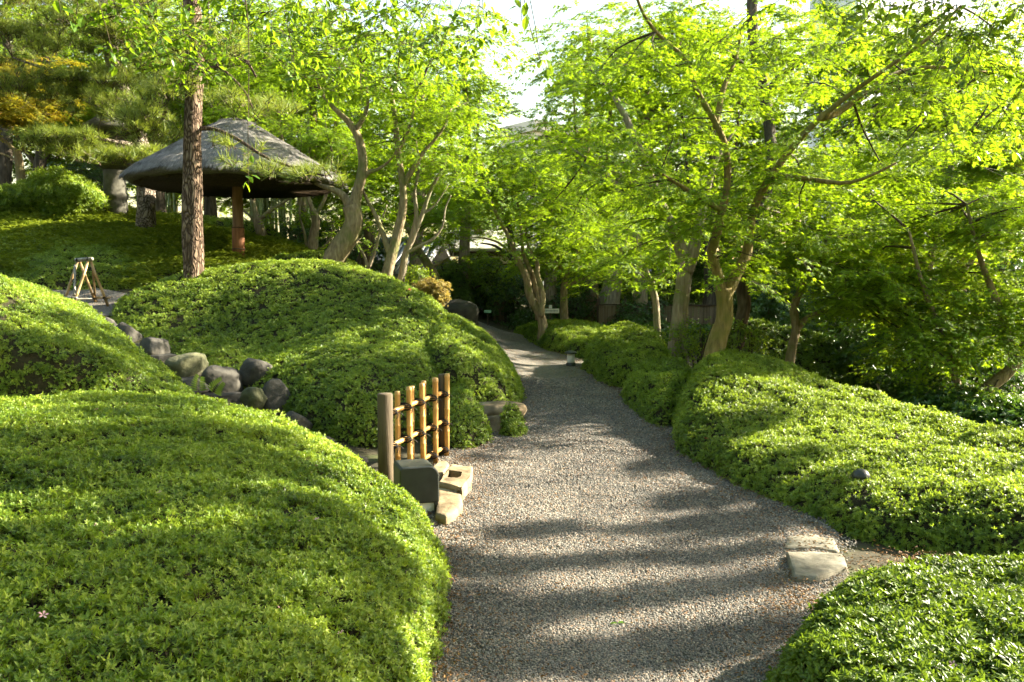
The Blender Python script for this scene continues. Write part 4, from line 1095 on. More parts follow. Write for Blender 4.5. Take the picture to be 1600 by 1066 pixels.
for (px_, py_, Y_, rx, cyy, ry, fm, lb) in BACK:
    lim = [(LP_([(px_, py_ + 10), (px_ + U(-8, 8), py_ - 60), (px_ + U(-15, 15), py_ - 130), (px_ + U(-15, 15), cyy - ry * .3)], Y_), .24, .08)]
    for s_ in (-1, 1): lim.append((LP_([(px_, py_ - 60), (px_ + s_ * rx * .35, py_ - 120), (px_ + s_ * rx * .6, cyy - 10)], Y_), .1, .03))
    tree('background_tree', lb, lim, [(px_, cyy, Y_, rx, ry, 2.2, .55), (px_ - rx * .5, cyy + ry * .3, Y_ - .8, rx * .6, ry * .5, 1.5, .5), (px_ + rx * .5, cyy + ry * .2, Y_ - .8, rx * .6, ry * .5, 1.5, .5), (px_, cyy + ry * .75, Y_ - .5, rx * .9, ry * .35, 1.3, .5)],
         fam=fm, rho=1.8, pad=1.15, per=11, scl=2.0, flat=.25, group='trees closing the view behind', bark='bark_dark' if fm == 'broad' else 'bark')
offcrown = []
# unseen trees beside the viewer, placed so their shade crosses hedges and path
for (x_, y_, h_, lb) in [(9.4, 6.0, 5.6, 'unseen maple beyond the right side of the view, boughs set to shade the near path'), (11.0, 9.6, 6.4, 'taller unseen maple beyond the right side of the view, boughs set to shade the path')]:
    b0 = Vector((x_, y_, gz(x_, y_)))
    root_l = [([b0, b0 + Vector((.1, .1, h_ * .35)), b0 + Vector((-.2, .2, h_ * .7)), b0 + Vector((-.4, 0, h_))], .16, .04)]
    for a_ in range(5):
        q = b0 + Vector((0, 0, h_ * (.45 + .1 * a_)))
        root_l.append(([q, q + Vector((math.cos(a_ * 1.3), math.sin(a_ * 1.3), .4)), q + Vector((2.0 * math.cos(a_ * 1.3), 2.0 * math.sin(a_ * 1.3), .7))], .05, .015))
    t = tree('maple_tree', lb, root_l, [], group='maples beyond the frame')
    offcrown.append(t)
sunh = Vector((math.cos(SUN_AZ), math.sin(SUN_AZ), 0)); sunl = Vector((-math.sin(SUN_AZ), math.cos(SUN_AZ), 0))
BO = {}
def bough(root, fam, c, ln, wd, ht, n, scl=1.0):
    """a leafy bough added for its shade: a long clump of sprays"""
    c = Vector(c); a = BO.setdefault(root.name, (root, fam, [], [], []))
    for _ in range(n):
        d = Vector((random.gauss(0, .45), random.gauss(0, .45), random.gauss(0, .45)))
        p = c + sunh * d.x * ln + sunl * d.y * wd + UP * d.z * ht
        a[2].append(tuple(p)); a[3].append((U(-.4, .4), U(-.1, .6), U(0, 6.28))); a[4].append(scl * U(.8, 1.2))
# unseen boughs added on sun rays to cast the shade bands across the gravel
for k, (px_, py_, ln, wd, s_) in enumerate([(800, 838, .55, .10, 9.6), (1000, 838, .5, .07, 10.4), (1130, 842, .6, .10, 10.4), (860, 893, .9, .10, 9.6), (1080, 885, .8, .08, 10.2), (760, 975, .8, .10, 9.8), (950, 950, .8, .09, 10), (1120, 930, .6, .08, 10.3), (860, 1045, .9, .10, 10), (1060, 1030, .9, .16, 9.9), (720, 905, .4, .10, 9.8), (940, 625, .5, .3, 10.2), (985, 680, .5, .3, 10.2), (1030, 735, .5, .28, 10.2), (1080, 790, .5, .22, 10.2), (900, 585, .6, .4, 10.2), (1130, 822, .4, .15, 10.2)]):
    T_ = G(px_, py_); B_ = T_ + sun_dir * (s_ / math.cos(SUN_EL))
    t = offcrown[0] if B_.y < 8.2 else offcrown[1]
    bough(t, 'maple', B_, ln, wd, .10, int((90 + 420 * ln * wd) * (2.2 if wd > .14 else 1)), .42)

tm = next(o for o in COL.objects if o.get('label', '').startswith('taller maple behind'))
for (px_, py_, w_) in [(850, 562, .5), (815, 545, .5), (905, 580, .4), (950, 615, .4), (790, 530, .5)]:  # boughs added up the sun rays to shade the far path
    bough(tm, 'maple', G(px_, py_) + sun_dir * (8.0 / math.cos(SUN_EL)), .8, w_, .25, 110, .9)
# unseen wood behind the viewer and to the left, added to block sky light
for (x_, y_, lb) in [(-6, -4.5, 'evergreen tree behind the viewer on the left'), (0.5, -7.5, 'evergreen tree straight behind the viewer'), (6.5, -5, 'evergreen tree behind the viewer on the right'), (-11.5, 4, 'evergreen tree left of the near hedge, out of view'), (-13, 10.5, 'evergreen tree further up the slope, out of view')]:
    b0 = Vector((x_, y_, gz(x_, y_)))
    t = tree('evergreen_tree', lb, [([b0, b0 + Vector((.2, 0, 3)), b0 + Vector((0, .3, 7))], .25, .1)], [], bark='bark_dark', group='unseen evergreens around the viewer')
    d = rng.normal(0, 1, (330, 3)); d /= np.linalg.norm(d, axis=1)[:, None]
    p = np.array(b0) + np.array([0, 0, 5.2]) + d * (rng.random(330) ** .3)[:, None] * np.array([2.9, 2.9, 3.6])
    scatter('crown', p, rng.uniform([-.4, -.2, 0], [.4, .7, 6.28], (330, 3)), rng.uniform(2.2, 3.2, 330), *S['broad_dark'], parent=t)

# ------------------------------------------------------------------ built things
def mat_bamboo(name, c1, c2):
    m, n, l, b = nodes(name)
    t = noise(n, l, 9, 4, stretch=(1, 1, .25)); r = ramp(n, [(.3, c1), (.7, c2)])
    l.new(t.outputs['Fac'], r.inputs[0]); l.new(r.outputs[0], b.inputs['Base Color'])
    b.inputs['Roughness'].default_value = .42
    return m
M['bamboo'] = mat_bamboo('dried_bamboo', (.36, .18, .045), (.56, .34, .11))
M['bamboo_pale'] = mat_bamboo('weathered_bamboo', (.20, .125, .05), (.34, .23, .10))
M['bamboo_grey'] = mat_bamboo('grey_bamboo', (.13, .12, .09), (.22, .205, .16))
M['bamboo_live'] = mat_bamboo('living_bamboo', (.10, .15, .04), (.24, .28, .12))
M['cord'] = mat_simple('black_cord', [(.3, (.012, .010, .009)), (.7, (.03, .025, .022))], 60, 2, .95, .4, .004)
M['wood'] = mat_simple('weathered_wood', [(.3, (.045, .034, .020)), (.55, (.085, .064, .038)), (.75, (.13, .10, .062))], 7, 5, .85, .5, .01, stretch=(3, 3, .3))
M['wood_dark'] = mat_simple('dark_wood', [(.3, (.035, .024, .016)), (.7, (.09, .06, .038))], 7, 5, .85, .5, .01, stretch=(3, 3, .3))
M['wood_red'] = mat_simple('red_brown_wood', [(.3, (.12, .045, .02)), (.7, (.27, .12, .05))], 7, 5, .75, .4, .01, stretch=(3, 3, .3))
M['wood_post'] = mat_simple('brown_post_wood', [(.3, (.09, .05, .03)), (.7, (.26, .15, .085))], 5, 5, .7, .4, .01, stretch=(2, 2, .3))
M['plank'] = mat_simple('fence_plank', [(.3, (.10, .07, .04)), (.7, (.22, .16, .10))], 5, 5, .9, .4, .01, stretch=(4, 4, .3))
def mat_thatch():
    m, n, l, b = nodes('thatch')
    at = n.new('ShaderNodeAttribute'); at.attribute_name = 'var'
    oi = n.new('ShaderNodeObjectInfo')
    ad = n.new('ShaderNodeMath'); ad.operation = 'MULTIPLY_ADD'; ad.inputs[1].default_value = .5
    l.new(oi.outputs['Random'], ad.inputs[0]); l.new(at.outputs['Fac'], ad.inputs[2])
    r = ramp(n, [(0.0, (.10, .094, .087)), (.7, (.27, .255, .238)), (1.0, (.46, .44, .41))])
    mu = n.new('ShaderNodeMath'); mu.operation = 'MULTIPLY'; mu.inputs[1].default_value = .66
    l.new(ad.outputs[0], mu.inputs[0]); l.new(mu.outputs[0], r.inputs[0])
    l.new(r.outputs[0], b.inputs['Base Color']); b.inputs['Roughness'].default_value = .85
    return m
M['straw'] = mat_thatch()
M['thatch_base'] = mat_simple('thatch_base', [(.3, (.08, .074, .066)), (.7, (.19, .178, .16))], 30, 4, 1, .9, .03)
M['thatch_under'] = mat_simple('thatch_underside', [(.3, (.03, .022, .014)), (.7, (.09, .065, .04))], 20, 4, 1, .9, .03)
M['metal_dark'] = mat_simple('dark_metal', [(.3, (.012, .015, .012)), (.7, (.026, .030, .024))], 9, 4, .45, .2, .003, spec=.5)
M['lamp_white'] = mat_simple('white_lamp_glass', [(.3, (.62, .60, .54)), (.7, (.74, .72, .66))], 6, 3, .4, 0)
M['paint_white'] = mat_simple('white_painted_board', [(.3, (.66, .66, .64)), (.7, (.78, .78, .76))], 6, 3, .6, 0)
M['ink'] = mat_simple('blue_grey_lettering', [(.3, (.10, .16, .24)), (.7, (.14, .20, .28))], 6, 2, .7, 0)
M['sign_green'] = mat_simple('green_sign_board', [(.3, (.10, .22, .12)), (.7, (.22, .36, .20))], 6, 2, .6, 0)
M['tile'] = mat_simple('grey_roof_tile', [(.3, (.10, .105, .11)), (.7, (.19, .195, .20))], 6, 4, .5, .3, .01, spec=.5)
M['sheet'] = mat_simple('pale_roof_sheet', [(.3, (.34, .33, .31)), (.7, (.44, .43, .40))], 3, 3, .5, .2, .005)
M['plaster'] = mat_simple('cream_plaster', [(.3, (.55, .52, .42)), (.7, (.66, .63, .52))], 3, 4, .9, .2, .005)
M['concrete'] = mat_simple('pale_facade', [(.3, (.60, .64, .68)), (.7, (.66, .70, .74))], 1, 4, .7, 0)
M['beige'] = mat_simple('beige_facade', [(.3, (.66, .60, .50)), (.7, (.76, .70, .60))], 1, 4, .8, 0)
M['stone_lantern'] = mat_simple('lantern_stone', [(.25, (.04, .04, .03)), (.55, (.075, .072, .055)), (.8, (.12, .115, .09))], 7, 7, .95, .6, .015)
def mat_glass():
    m, n, l, b = nodes('window_glass'); b.inputs['Base Color'].default_value = (.10, .16, .22, 1); b.inputs['Roughness'].default_value = .06
    b.inputs['Specular IOR Level'].default_value = .9
    return m
M['glass'] = mat_glass()
M['glass_pale'] = mat_simple('pale_window_glass', [(.3, (.30, .36, .44)), (.7, (.36, .42, .50))], 1, 2, .15, 0, spec=.6)
M['petal'] = mat_simple('pink_petal', [(.3, (.62, .30, .36)), (.7, (.75, .48, .52))], 40, 2, .6, 0)
M['petal_red'] = mat_simple('crimson_petal', [(.3, (.55, .02, .06)), (.7, (.70, .04, .09))], 40, 2, .6, 0)

# --- thatched pavilion on one post
gc = P(372, 345, 18.2); gx, gy = gc.x, gc.y; gb = gz(gx, gy)
pav = empty('pavilion', (gx, gy, gb), 'umbrella shaped pavilion with grey thatched roof on one brown post', 'pavilion')
EZ = 4.50
RO = 2.24
prof = [(.02, 1.36), (.3, 1.29), (.65, 1.09), (1.03, .84), (1.42, .58), (1.75, .36), (2.02, .19), (2.16, .08), (RO, 0), (RO + .0, -.08), (2.18, -.14), (2.07, -.16)]
m = MB(); V, Fq = [], []
SEG = 56
for (r_, z_) in prof:
    for k in range(SEG):
        a = 2 * math.pi * k / SEG
        w = 1 + .012 * math.sin(5 * a + 1) + .01 * math.sin(9 * a) + (0.03 * abs(math.cos(2 * a)) if r_ > 1 else 0)
        V.append((gx + r_ * w * math.cos(a), gy + r_ * w * math.sin(a), EZ + z_ + .015 * math.sin(13 * a)))
for i in range(len(prof) - 1):
    for k in range(SEG):
        k2 = (k + 1) % SEG
        Fq.append((i * SEG + k2, i * SEG + k, (i + 1) * SEG + k, (i + 1) * SEG + k2))
roof = mk('roof', V, Fq, M['thatch_base'], pav)
V2 = np.array(V); pts, rots, scs = [], [], []
for _ in range(10500):
    a = U(0, 6.28); t = math.sqrt(U(.0, 1)) * (RO + .02)
    z_ = np.interp(t, [p[0] for p in prof[:9]], [p[1] for p in prof[:9]])
    t2 = min(t + .05, RO); z2 = np.interp(t2, [p[0] for p in prof[:9]], [p[1] for p in prof[:9]])
    w = 1 + .012 * math.sin(5 * a + 1) + .01 * math.sin(9 * a) + (0.03 * abs(math.cos(2 * a)) if t > 1 else 0)
    p = Vector((gx + t * w * math.cos(a), gy + t * w * math.sin(a), EZ + z_ + .01))
    sl = math.atan2(z2 - z_, max(t2 - t, .01)) if t < RO - .02 else -.9
    X_ = Vector((math.cos(a) * math.cos(sl), math.sin(a) * math.cos(sl), math.sin(sl))); Y_ = Vector((-math.sin(a), math.cos(a), 0)); Z_ = X_.cross(Y_)
    e = Matrix((X_, Y_, Z_)).transposed().to_euler()
    pts.append(tuple(p)); rots.append(tuple(e)); scs.append(U(.8, 1.3))
S['straw'] = family('straw_tufts', lambda: straw_tuft(), 5, [M['straw']])
scatter('straw', pts, rots, scs, *S['straw'], parent=roof)
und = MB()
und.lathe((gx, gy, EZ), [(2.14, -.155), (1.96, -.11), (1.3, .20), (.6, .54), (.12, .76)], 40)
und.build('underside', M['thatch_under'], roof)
for k in range(12):
    a = 2 * math.pi * k / 12 + .15
    m = MB(); m.tube([(gx + .1 * math.cos(a), gy + .1 * math.sin(a), EZ + .70), (gx + 2.07 * math.cos(a), gy + 2.07 * math.sin(a), EZ - .18)], .028, 6)
    m.build('rafter', M['wood_dark'], pav)
m = MB(); m.tube([(gx, gy, gb - .1), (gx, gy, gb + 1.0), (gx, gy, EZ + .75)], [.125, .12, .11], 16, True, .02); m.build('post', M['wood_post'], pav)
m = MB(); m.lathe((gx, gy, gb), [(.135, -.1), (.137, .4), (.136, .66), (.128, .68)], 20); m.build('base_sleeve', M['wood_red'], pav)
for zz in (.18, .66):
    m = MB(); m.lathe((gx, gy, gb + zz), [(.137, -.012), (.146, -.01), (.146, .01), (.137, .012)], 20); m.build('band', M['wood_dark'], pav)

# --- stone lantern
lc = P(181, 335, 20.5); lz = gz(lc.x, lc.y)
lan = empty('stone_lantern', (lc.x, lc.y, lz), 'big weathered stone lantern half hidden by pine boughs on the slope', 'stone lantern')
def lpart(nm, prof, seg=20):
    m = MB(); m.lathe((lc.x, lc.y, lz), prof, seg); return m.build(nm, M['stone_lantern'], lan)
lpart('shaft', [(.30, -.1), (.29, .35), (.275, .42), (.31, .45), (.31, .55), (.275, .58), (.26, 1.0), (.27, 1.16)])
lpart('platform', [(.27, 1.165), (.42, 1.26), (.62, 1.36), (.64, 1.46), (.40, 1.50)], 6)
lpart('fire_box', [(.34, 1.505), (.36, 1.7), (.36, 1.95), (.34, 2.08)], 6)
lpart('cap', [(.38, 2.085), (.80, 2.10), (.82, 2.18), (.5, 2.40), (.2, 2.62), (.12, 2.66)], 6)
lpart('finial', [(.1, 2.665), (.17, 2.74), (.16, 2.86), (.02, 3.0)], 12)

# --- bamboo fence at the steps
A0 = P(603, 740, 7.6); B0 = P(694, 715, 9.1)
A0.z = gz(A0.x, A0.y); B0.z = gz(B0.x, B0.y)
fen = empty('bamboo_fence', (A0.x, A0.y, A0.z), 'short bamboo lattice fence tied with black cord between two round posts', 'fence')
fd = (B0 - A0); fd.z = 0; fl = fd.length; fd.normalize(); fn = Vector((-fd.y, fd.x, 0))
for q, top, r_ in ((A0, 1.02, .075), (B0, 1.05, .062)):
    m = MB(); m.tube([(q.x, q.y, q.z - .2), (q.x, q.y, .5), (q.x, q.y, top - .012), (q.x, q.y, top)], [r_ * 1.02, r_, r_, r_ * .88], 18, True, .01, 1)
    m.build('post', M['wood'], fen)
rails = (.83, .50, .19)
def bamboo_tube(m, a, b, r, nodes_=()):
    a, b = Vector(a), Vector(b); L_ = (b - a).length
    pts, rr = [a], [r]
    for t in nodes_:
        for dt, k in ((-.012, 1.0), (-.004, 1.10), (.004, 1.10), (.012, .98)):
            pts.append(a.lerp(b, t + dt / L_)); rr.append(r * k)
    pts.append(b); rr.append(r)
    m.tube(pts, rr, 10, True, 0, 1)
for k, zr in enumerate(rails):
    m = MB(); a = A0 + fd * .05; b = A0 + fd * (fl - .04)
    bamboo_tube(m, (a.x, a.y, zr - .01), (b.x, b.y, zr + .01), .024, (.22, .5, .78)); m.build('rail', M['bamboo'], fen)
for k in range(5):
    s_ = .085 + k * (fl - .17) / 4
    for side, dh in ((1, .03), (-1, 0)):
        if k in (0,) and side == 1: continue
        q = A0 + fd * (s_ + .035 * side) + fn * (.052 * side) * -1
        z0 = gz(q.x, q.y) + .02; zt = (.94 if k == 0 else .985 + .01 * k) + dh + U(-.01, .01)
        m = MB(); bamboo_tube(m, (q.x, q.y, z0), (q.x + U(-.012, .012), q.y, zt), .029, (.28 + U(-.05, .05), .62 + U(-.05, .05), .965)); m.build('bamboo_upright', M['bamboo'], fen)
    for zr in rails:
        m = MB(); q = A0 + fd * s_
        for tt in range(4):
            an = tt * .8
            ring = []
            for j in range(13):
                th = 2 * math.pi * j / 12
                ring.append(Vector((q.x, q.y, zr)) + fn * (.088 * math.cos(th)) + (fd * math.cos(an) + UP * math.sin(an)).cross(fn).normalized() * (.040 * math.sin(th)))
            m.tube(ring, .0055, 5, False, 0, 1)
        e = Vector((q.x, q.y, zr)) - fn * .088
        m.tube([e, e + fd * .05 - UP * .02 - fn * .02, e + fd * .09 - UP * .045 - fn * .02], .004, 5, True, 0, 1)
        m.tube([e, e - fd * .03 - UP * .03 - fn * .02, e - fd * .05 - UP * .06 - fn * .015], .004, 5, True, 0, 1)
        m.build('cord_knot', M['cord'], fen, kind=None)

# --- hooded garden lamp beside the fence
hc = P(650, 760, 6.85); hz = gz(hc.x, hc.y)
lamp = empty('hooded_lamp', (hc.x, hc.y, hz), 'dark metal hooded garden lamp at the foot of the bamboo fence', 'garden lamp')
Rz = Matrix.Rotation(R(18), 3, 'Z')
def hood(w, d, z0, z1, rad, n=8):
    """box with its right front top edge rounded"""
    pr = [(-d / 2, z0), (d / 2, z0)]
    for i in range(n + 1):
        a = math.pi / 2 * i / n; pr.append((d / 2 - rad + rad * math.cos(a), z1 - rad + rad * math.sin(a)))
    pr += [(-d / 2 + .02, z1), (-d / 2, z1 - .02)]
    V = [Rz @ Vector((x, -w / 2, 0)) + Vector((hc.x, hc.y, hz + z)) for x, z in pr] + [Rz @ Vector((x, w / 2, 0)) + Vector((hc.x, hc.y, hz + z)) for x, z in pr]
    n_ = len(pr)
    return V, [tuple(range(n_)), tuple(range(2 * n_ - 1, n_ - 1, -1))] + [(i, i + n_, (i + 1) % n_ + n_, (i + 1) % n_) for i in range(n_)]
V, Fq = hood(.34, .34, .12, .44, .09); o = mk('hood', V, Fq, M['metal_dark'], lamp, False)
bv = o.modifiers.new('edge', 'BEVEL'); bv.width = .012; bv.segments = 2; bv.limit_method = 'ANGLE'
m = MB(); m.box((hc.x, hc.y, hz + .06), (.27, .27, .15), Rz); m.build('lens', M['lamp_white'], lamp, False)
for sx_ in (-1, 1):
    for sy_ in (-1, 1):
        q = Rz @ Vector((sx_ * .145, sy_ * .145, 0)); m = MB(); m.box((hc.x + q.x, hc.y + q.y, hz + .055), (.03, .03, .16), Rz); m.build('corner_post', M['metal_dark'], lamp, False)

# --- stones
def boulder(name, label, c, rad, mat='rock', seed=0, rot=0.0, group=None, cat='rock', flat=0.0, base=None):
    rs = random.Random(seed * 77 + 5)
    n1, n2 = 22, 32
    planes = [(Vector((rs.uniform(-1, 1), rs.uniform(-1, 1), rs.uniform(-.6, 1))).normalized(), rs.uniform(.62, .88)) for _ in range(9)]
    if flat: planes.append((UP, flat))
    V, Fq = [], []
    Rm = Matrix.Rotation(rot, 3, 'Z')
    for i in range(n1 + 1):
        th = math.pi * i / n1
        for k in range(n2):
            ph = 2 * math.pi * k / n2
            d = Vector((math.sin(th) * math.cos(ph), math.sin(th) * math.sin(ph), math.cos(th)))
            r = 1 + .07 * math.sin(3 * d.x + seed) + .06 * math.sin(4 * d.y + 2 * seed) + .05 * math.sin(5 * d.z + seed)
            for nrm, h in planes:
                q = d.dot(nrm)
                if q * r > h: r = r * .25 + .75 * h / q
            r *= 1 + .05 * float(vnoise(np.array([d.x * 3 + seed]), np.array([d.y * 3 + d.z * 3]), 4)[0]) + .02 * float(vnoise(np.array([d.x * 9 + seed]), np.array([d.y * 9 + d.z * 7]), 6)[0])
            V.append(Rm @ Vector((d.x * rad[0] * r, d.y * rad[1] * r, d.z * rad[2] * r)) + Vector(c))
    for i in range(n1):
        for k in range(n2):
            k2 = (k + 1) % n2; Fq.append((i * n2 + k, (i + 1) * n2 + k, (i + 1) * n2 + k2, i * n2 + k2))
    return tag(mk(name, V, Fq, M[mat], None, True, None, (c[0], c[1], c[2] - rad[2])), label, cat, group)
GB = 'boulders edging the stone steps'
for i, (px_, py_, Y_, w, h, mt, lb) in enumerate([
        (397, 614, 9.7, .22, .17, 'rock_moss', 'pale rounded mossy boulder lowest beside the steps'),
        (430, 622, 9.95, .28, .33, 'rock', 'tall grey boulder half under the mound hedge by the steps'),
        (408, 580, 10.7, .36, .27, 'rock', 'dark boulder tucked under the hedge above the pale mossy one'),
        (348, 594, 10.4, .40, .30, 'rock', 'largest dark boulder behind the fern by the steps'),
        (292, 568, 11.0, .42, .26, 'rock_moss', 'long greenish boulder halfway up the steps'),
        (240, 546, 11.6, .40, .28, 'rock', 'grey boulder with two humps in the upper part of the steps'),
        (197, 522, 12.3, .36, .28, 'rock', 'dark round boulder near the top of the steps'),
        (166, 508, 12.8, .24, .2, 'rock', 'small boulder topmost in the row by the steps'),
        (300, 600, 10.0, .30, .14, 'rock', 'low dark boulder on the hedge side of the steps'),
        (455, 655, 9.4, .30, .16, 'rock', 'flat grey boulder at the bottom of the row by the steps'),
        (500, 690, 9.0, .26, .14, 'rock', 'half buried grey boulder nearest the bamboo fence')]):
    p = P(px_, py_, Y_); boulder('boulder', lb, p - Vector((0, 0, .05)), (w * .8, w * .68, h * .86), mt, i + 1, .4 * i, GB)
boulder('boulder', 'tan sunlit rock between hedges at the inner path bend', P(777, 645, 10.9), (.42, .32, .22), 'rock_tan', 31, .3, None, 'rock', .6)
boulder('boulder', 'tan rock below the sunlit one, behind the little tuft', P(768, 672, 10.3), (.2, .25, .2), 'rock_tan', 33, .8)
for i, (px_, py_, Y_, w, h, lb) in enumerate([(715, 492, 20.5, .55, .42, 'big grey rock beside the far end of the path'), (692, 478, 20.8, .42, .40, 'blocky grey rock on the bank above the far path'), (735, 505, 21.2, .3, .28, 'grey rock lowest on the bank at the far path')]):
    p = P(px_, py_, Y_); boulder('boulder', lb, p, (w, w * .8, h), 'rock', 50 + i, i, 'grey rocks at the far path bank')
# steps
M['step'] = mat_simple('dark_step_stone', [(.3, (.014, .014, .012)), (.7, (.045, .043, .037))], 5, 6, .95, .7, .02)
SA, SB = Vector((-1.9, 8.3, 0)), Vector((-7.0, 12.9, 0))
sd = (SB - SA).normalized(); sn = Vector((-sd.y, sd.x, 0))
steps = tag(empty('steps', (SA.x, SA.y, gz(SA.x, SA.y))), 'rough dark stone steps climbing between the hedges', None, None, 'structure')
NS = 11
for k in range(NS):
    c = SA.lerp(SB, (k + .5) / NS); zt = gz(c.x, c.y) + .0
    m = MB(); hw = .42; dp = (SB - SA).length / NS * .56
    pr = []
    for (u_, v_) in [(-hw, -dp), (-hw * .3, -dp * 1.1), (hw * .4, -dp * .95), (hw, -dp), (hw * 1.04, dp), (0, dp * 1.05), (-hw * 1.03, dp)]:
        pr.append(c + sn * (u_ + U(-.04, .04)) + sd * (v_ + U(-.025, .025)))
    n_ = len(pr)
    V = [(p.x, p.y, zt - .22) for p in pr] + [(p.x, p.y, zt - .015) for p in pr] + [(c.x + (p.x - c.x) * .96, c.y + (p.y - c.y) * .95, zt + U(-.006, .006)) for p in pr]
    m.add(V, [tuple(range(n_ - 1, -1, -1))] + [(i, (i + 1) % n_, (i + 1) % n_ + n_, i + n_) for i in range(n_)] + [(i + n_, (i + 1) % n_ + n_, (i + 1) % n_ + 2 * n_, i + 2 * n_) for i in range(n_)] + [tuple(range(2 * n_, 3 * n_))])
    m.build('step', M['step'], steps, False)
_tex = bpy.data.textures.new('stone_relief', 'CLOUDS'); _tex.noise_scale = .16; _tex.noise_depth = 3
def roughen(o, bev=.018, lv=3, st=.035):
    b = o.modifiers.new('worn_edge', 'BEVEL'); b.width = bev; b.segments = 2; b.limit_method = 'ANGLE'
    d0 = o.modifiers.new('fine', 'SUBSURF'); d0.subdivision_type = 'SIMPLE'; d0.levels = lv; d0.render_levels = lv
    d = o.modifiers.new('relief', 'DISPLACE'); d.texture = _tex; d.texture_coords = 'GLOBAL'; d.strength = st; d.mid_level = .5
    o.data.polygons.foreach_set('use_smooth', np.ones(len(o.data.polygons), dtype=bool))
    return o
def slab(name, label, poly, z0, z1, mat, group=None, cat='stone', hole=None, bev=.03):
    """block with a slightly uneven top; hole: inner polygon cut through the top"""
    cx_ = sum(p[0] for p in poly) / len(poly); cy_ = sum(p[1] for p in poly) / len(poly)
    n_ = len(poly); m = MB()
    jz = [U(-.008, .008) for _ in poly]
    low = [(p[0], p[1], z0) for p in poly]; mid = [(p[0], p[1], z1 - bev + j) for p, j in zip(poly, jz)]
    top = [(cx_ + (p[0] - cx_) * .95, cy_ + (p[1] - cy_) * .95, z1 + j) for p, j in zip(poly, jz)]
    V = low + mid + top
    Fq = [(i, (i + 1) % n_, (i + 1) % n_ + n_, i + n_) for i in range(n_)] + [(i + n_, (i + 1) % n_ + n_, (i + 1) % n_ + 2 * n_, i + 2 * n_) for i in range(n_)]
    if hole:
        h = len(V); V += [(p[0], p[1], z1) for p in hole] + [(p[0], p[1], z1 - .09) for p in hole]
        nh = len(hole)
        Fq += [(i + 2 * n_, (i + 1) % n_ + 2 * n_, h + (i + 1) % nh, h + i) for i in range(n_)]
        Fq += [(h + i, h + (i + 1) % nh, h + nh + (i + 1) % nh, h + nh + i) for i in range(nh)] + [tuple(h + nh + i for i in range(nh))]
    else:
        Fq.append(tuple(range(2 * n_, 3 * n_)))
    m.add(V, Fq)
    return roughen(tag(m.build(name, M[mat], None, False, None, (cx_, cy_, z0)), label, cat, group))
def gp(px_, py_, z):
    d = ray(px_, py_); t = (z - CAM_H) / d.z; q = Vector((0, 0, CAM_H)) + d * t
    return (q.x, q.y)
slab('edging_stone', 'flat tan edging stone with a rectangular pocket beside the path', [gp(685, 754, .22), gp(722, 762, .22), gp(736, 744, .22), gp(738, 728, .22), gp(704, 724, .22)], -.1, .22, 'rock_tan', 'edging stones by the fence', hole=[gp(693, 745, .22), gp(712, 747, .22), gp(720, 744, .22), gp(722, 737, .22), gp(701, 735, .22)])
slab('edging_stone', 'broken tan edging stone nearest the hooded lamp', [gp(680, 802, .17), gp(697, 808, .17), gp(714, 797, .17), gp(723, 784, .17), gp(722, 768, .17), gp(704, 764, .17), gp(683, 762, .17)], -.1, .17, 'rock_tan', 'edging stones by the fence')
slab('edging_stone', 'narrow tan sill stone under the bamboo fence', [gp(652, 758, .14), gp(680, 756, .14), gp(702, 724, .14), gp(698, 717, .14), gp(688, 717, .14), gp(650, 750, .14)], -.1, .14, 'rock_tan', 'edging stones by the fence')
slab('stepping_slab', 'pale stone slab nearest the dark corner hedge at the right path edge', [gp(1228, 865, .1), gp(1240, 902, .1), gp(1275, 905, .1), gp(1325, 888, .1), (gp(1318, 868, .1)), gp(1270, 862, .1)], -.1, .115, 'slab', 'slabs at the right path edge')
slab('stepping_slab', 'pale stone slab in the shade of the wide hedge at the right path edge', [gp(1222, 856, .09), gp(1268, 858, .09), gp(1312, 864, .09), gp(1304, 842, .09), gp(1260, 832, .09), gp(1228, 838, .09)], -.1, .10, 'slab', 'slabs at the right path edge')

# --- bamboo barrier on the landing
bc = P(132, 482, 14.0); bz = gz(bc.x, bc.y) + .04
bar = empty('bamboo_barrier', (bc.x, bc.y, bz), 'trestle barrier of bamboo poles tied with black cord at the head of the steps', 'barrier')
bx_ = Vector((.77, -.64, 0)); bs = Vector((-.64, -.77, 0)); bo = Vector((bc.x, bc.y, bz)) + Vector((.02, 0, 0))
def bp(u, v, z): return bo + bx_ * u + bs * v + UP * z
def pole(nm, a, b, r, mat, nd=(.3, .7)):
    m = MB(); bamboo_tube(m, a, b, r, nd); return m.build(nm, M[mat], bar)
pole('top_bar', bp(-.33, 0, .84), bp(.33, 0, .84), .033, 'bamboo_grey', (.5,))
for u in (-.22, .22):
    pole('leg', bp(u, .02, .80), bp(u, .30, .0), .024, 'bamboo_pale'); pole('leg', bp(u, -.02, .80), bp(u, -.30, .0), .024, 'bamboo_pale')
pole('cross_bar', bp(-.36, .285, .17), bp(.36, .285, .17), .023, 'bamboo_grey', (.5,)); pole('cross_bar', bp(-.34, -.27, .17), bp(.34, -.27, .17), .020, 'bamboo_pale', (.5,))
pole('brace', bp(-.22, .06, .74), bp(.22, .26, .22), .02, 'bamboo_grey'); pole('brace', bp(.22, -.05, .74), bp(-.22, -.26, .2), .018, 'bamboo_pale')
pole('cross_bar', bp(-.22, .36, .15), bp(-.22, -.32, .15), .018, 'bamboo_grey')
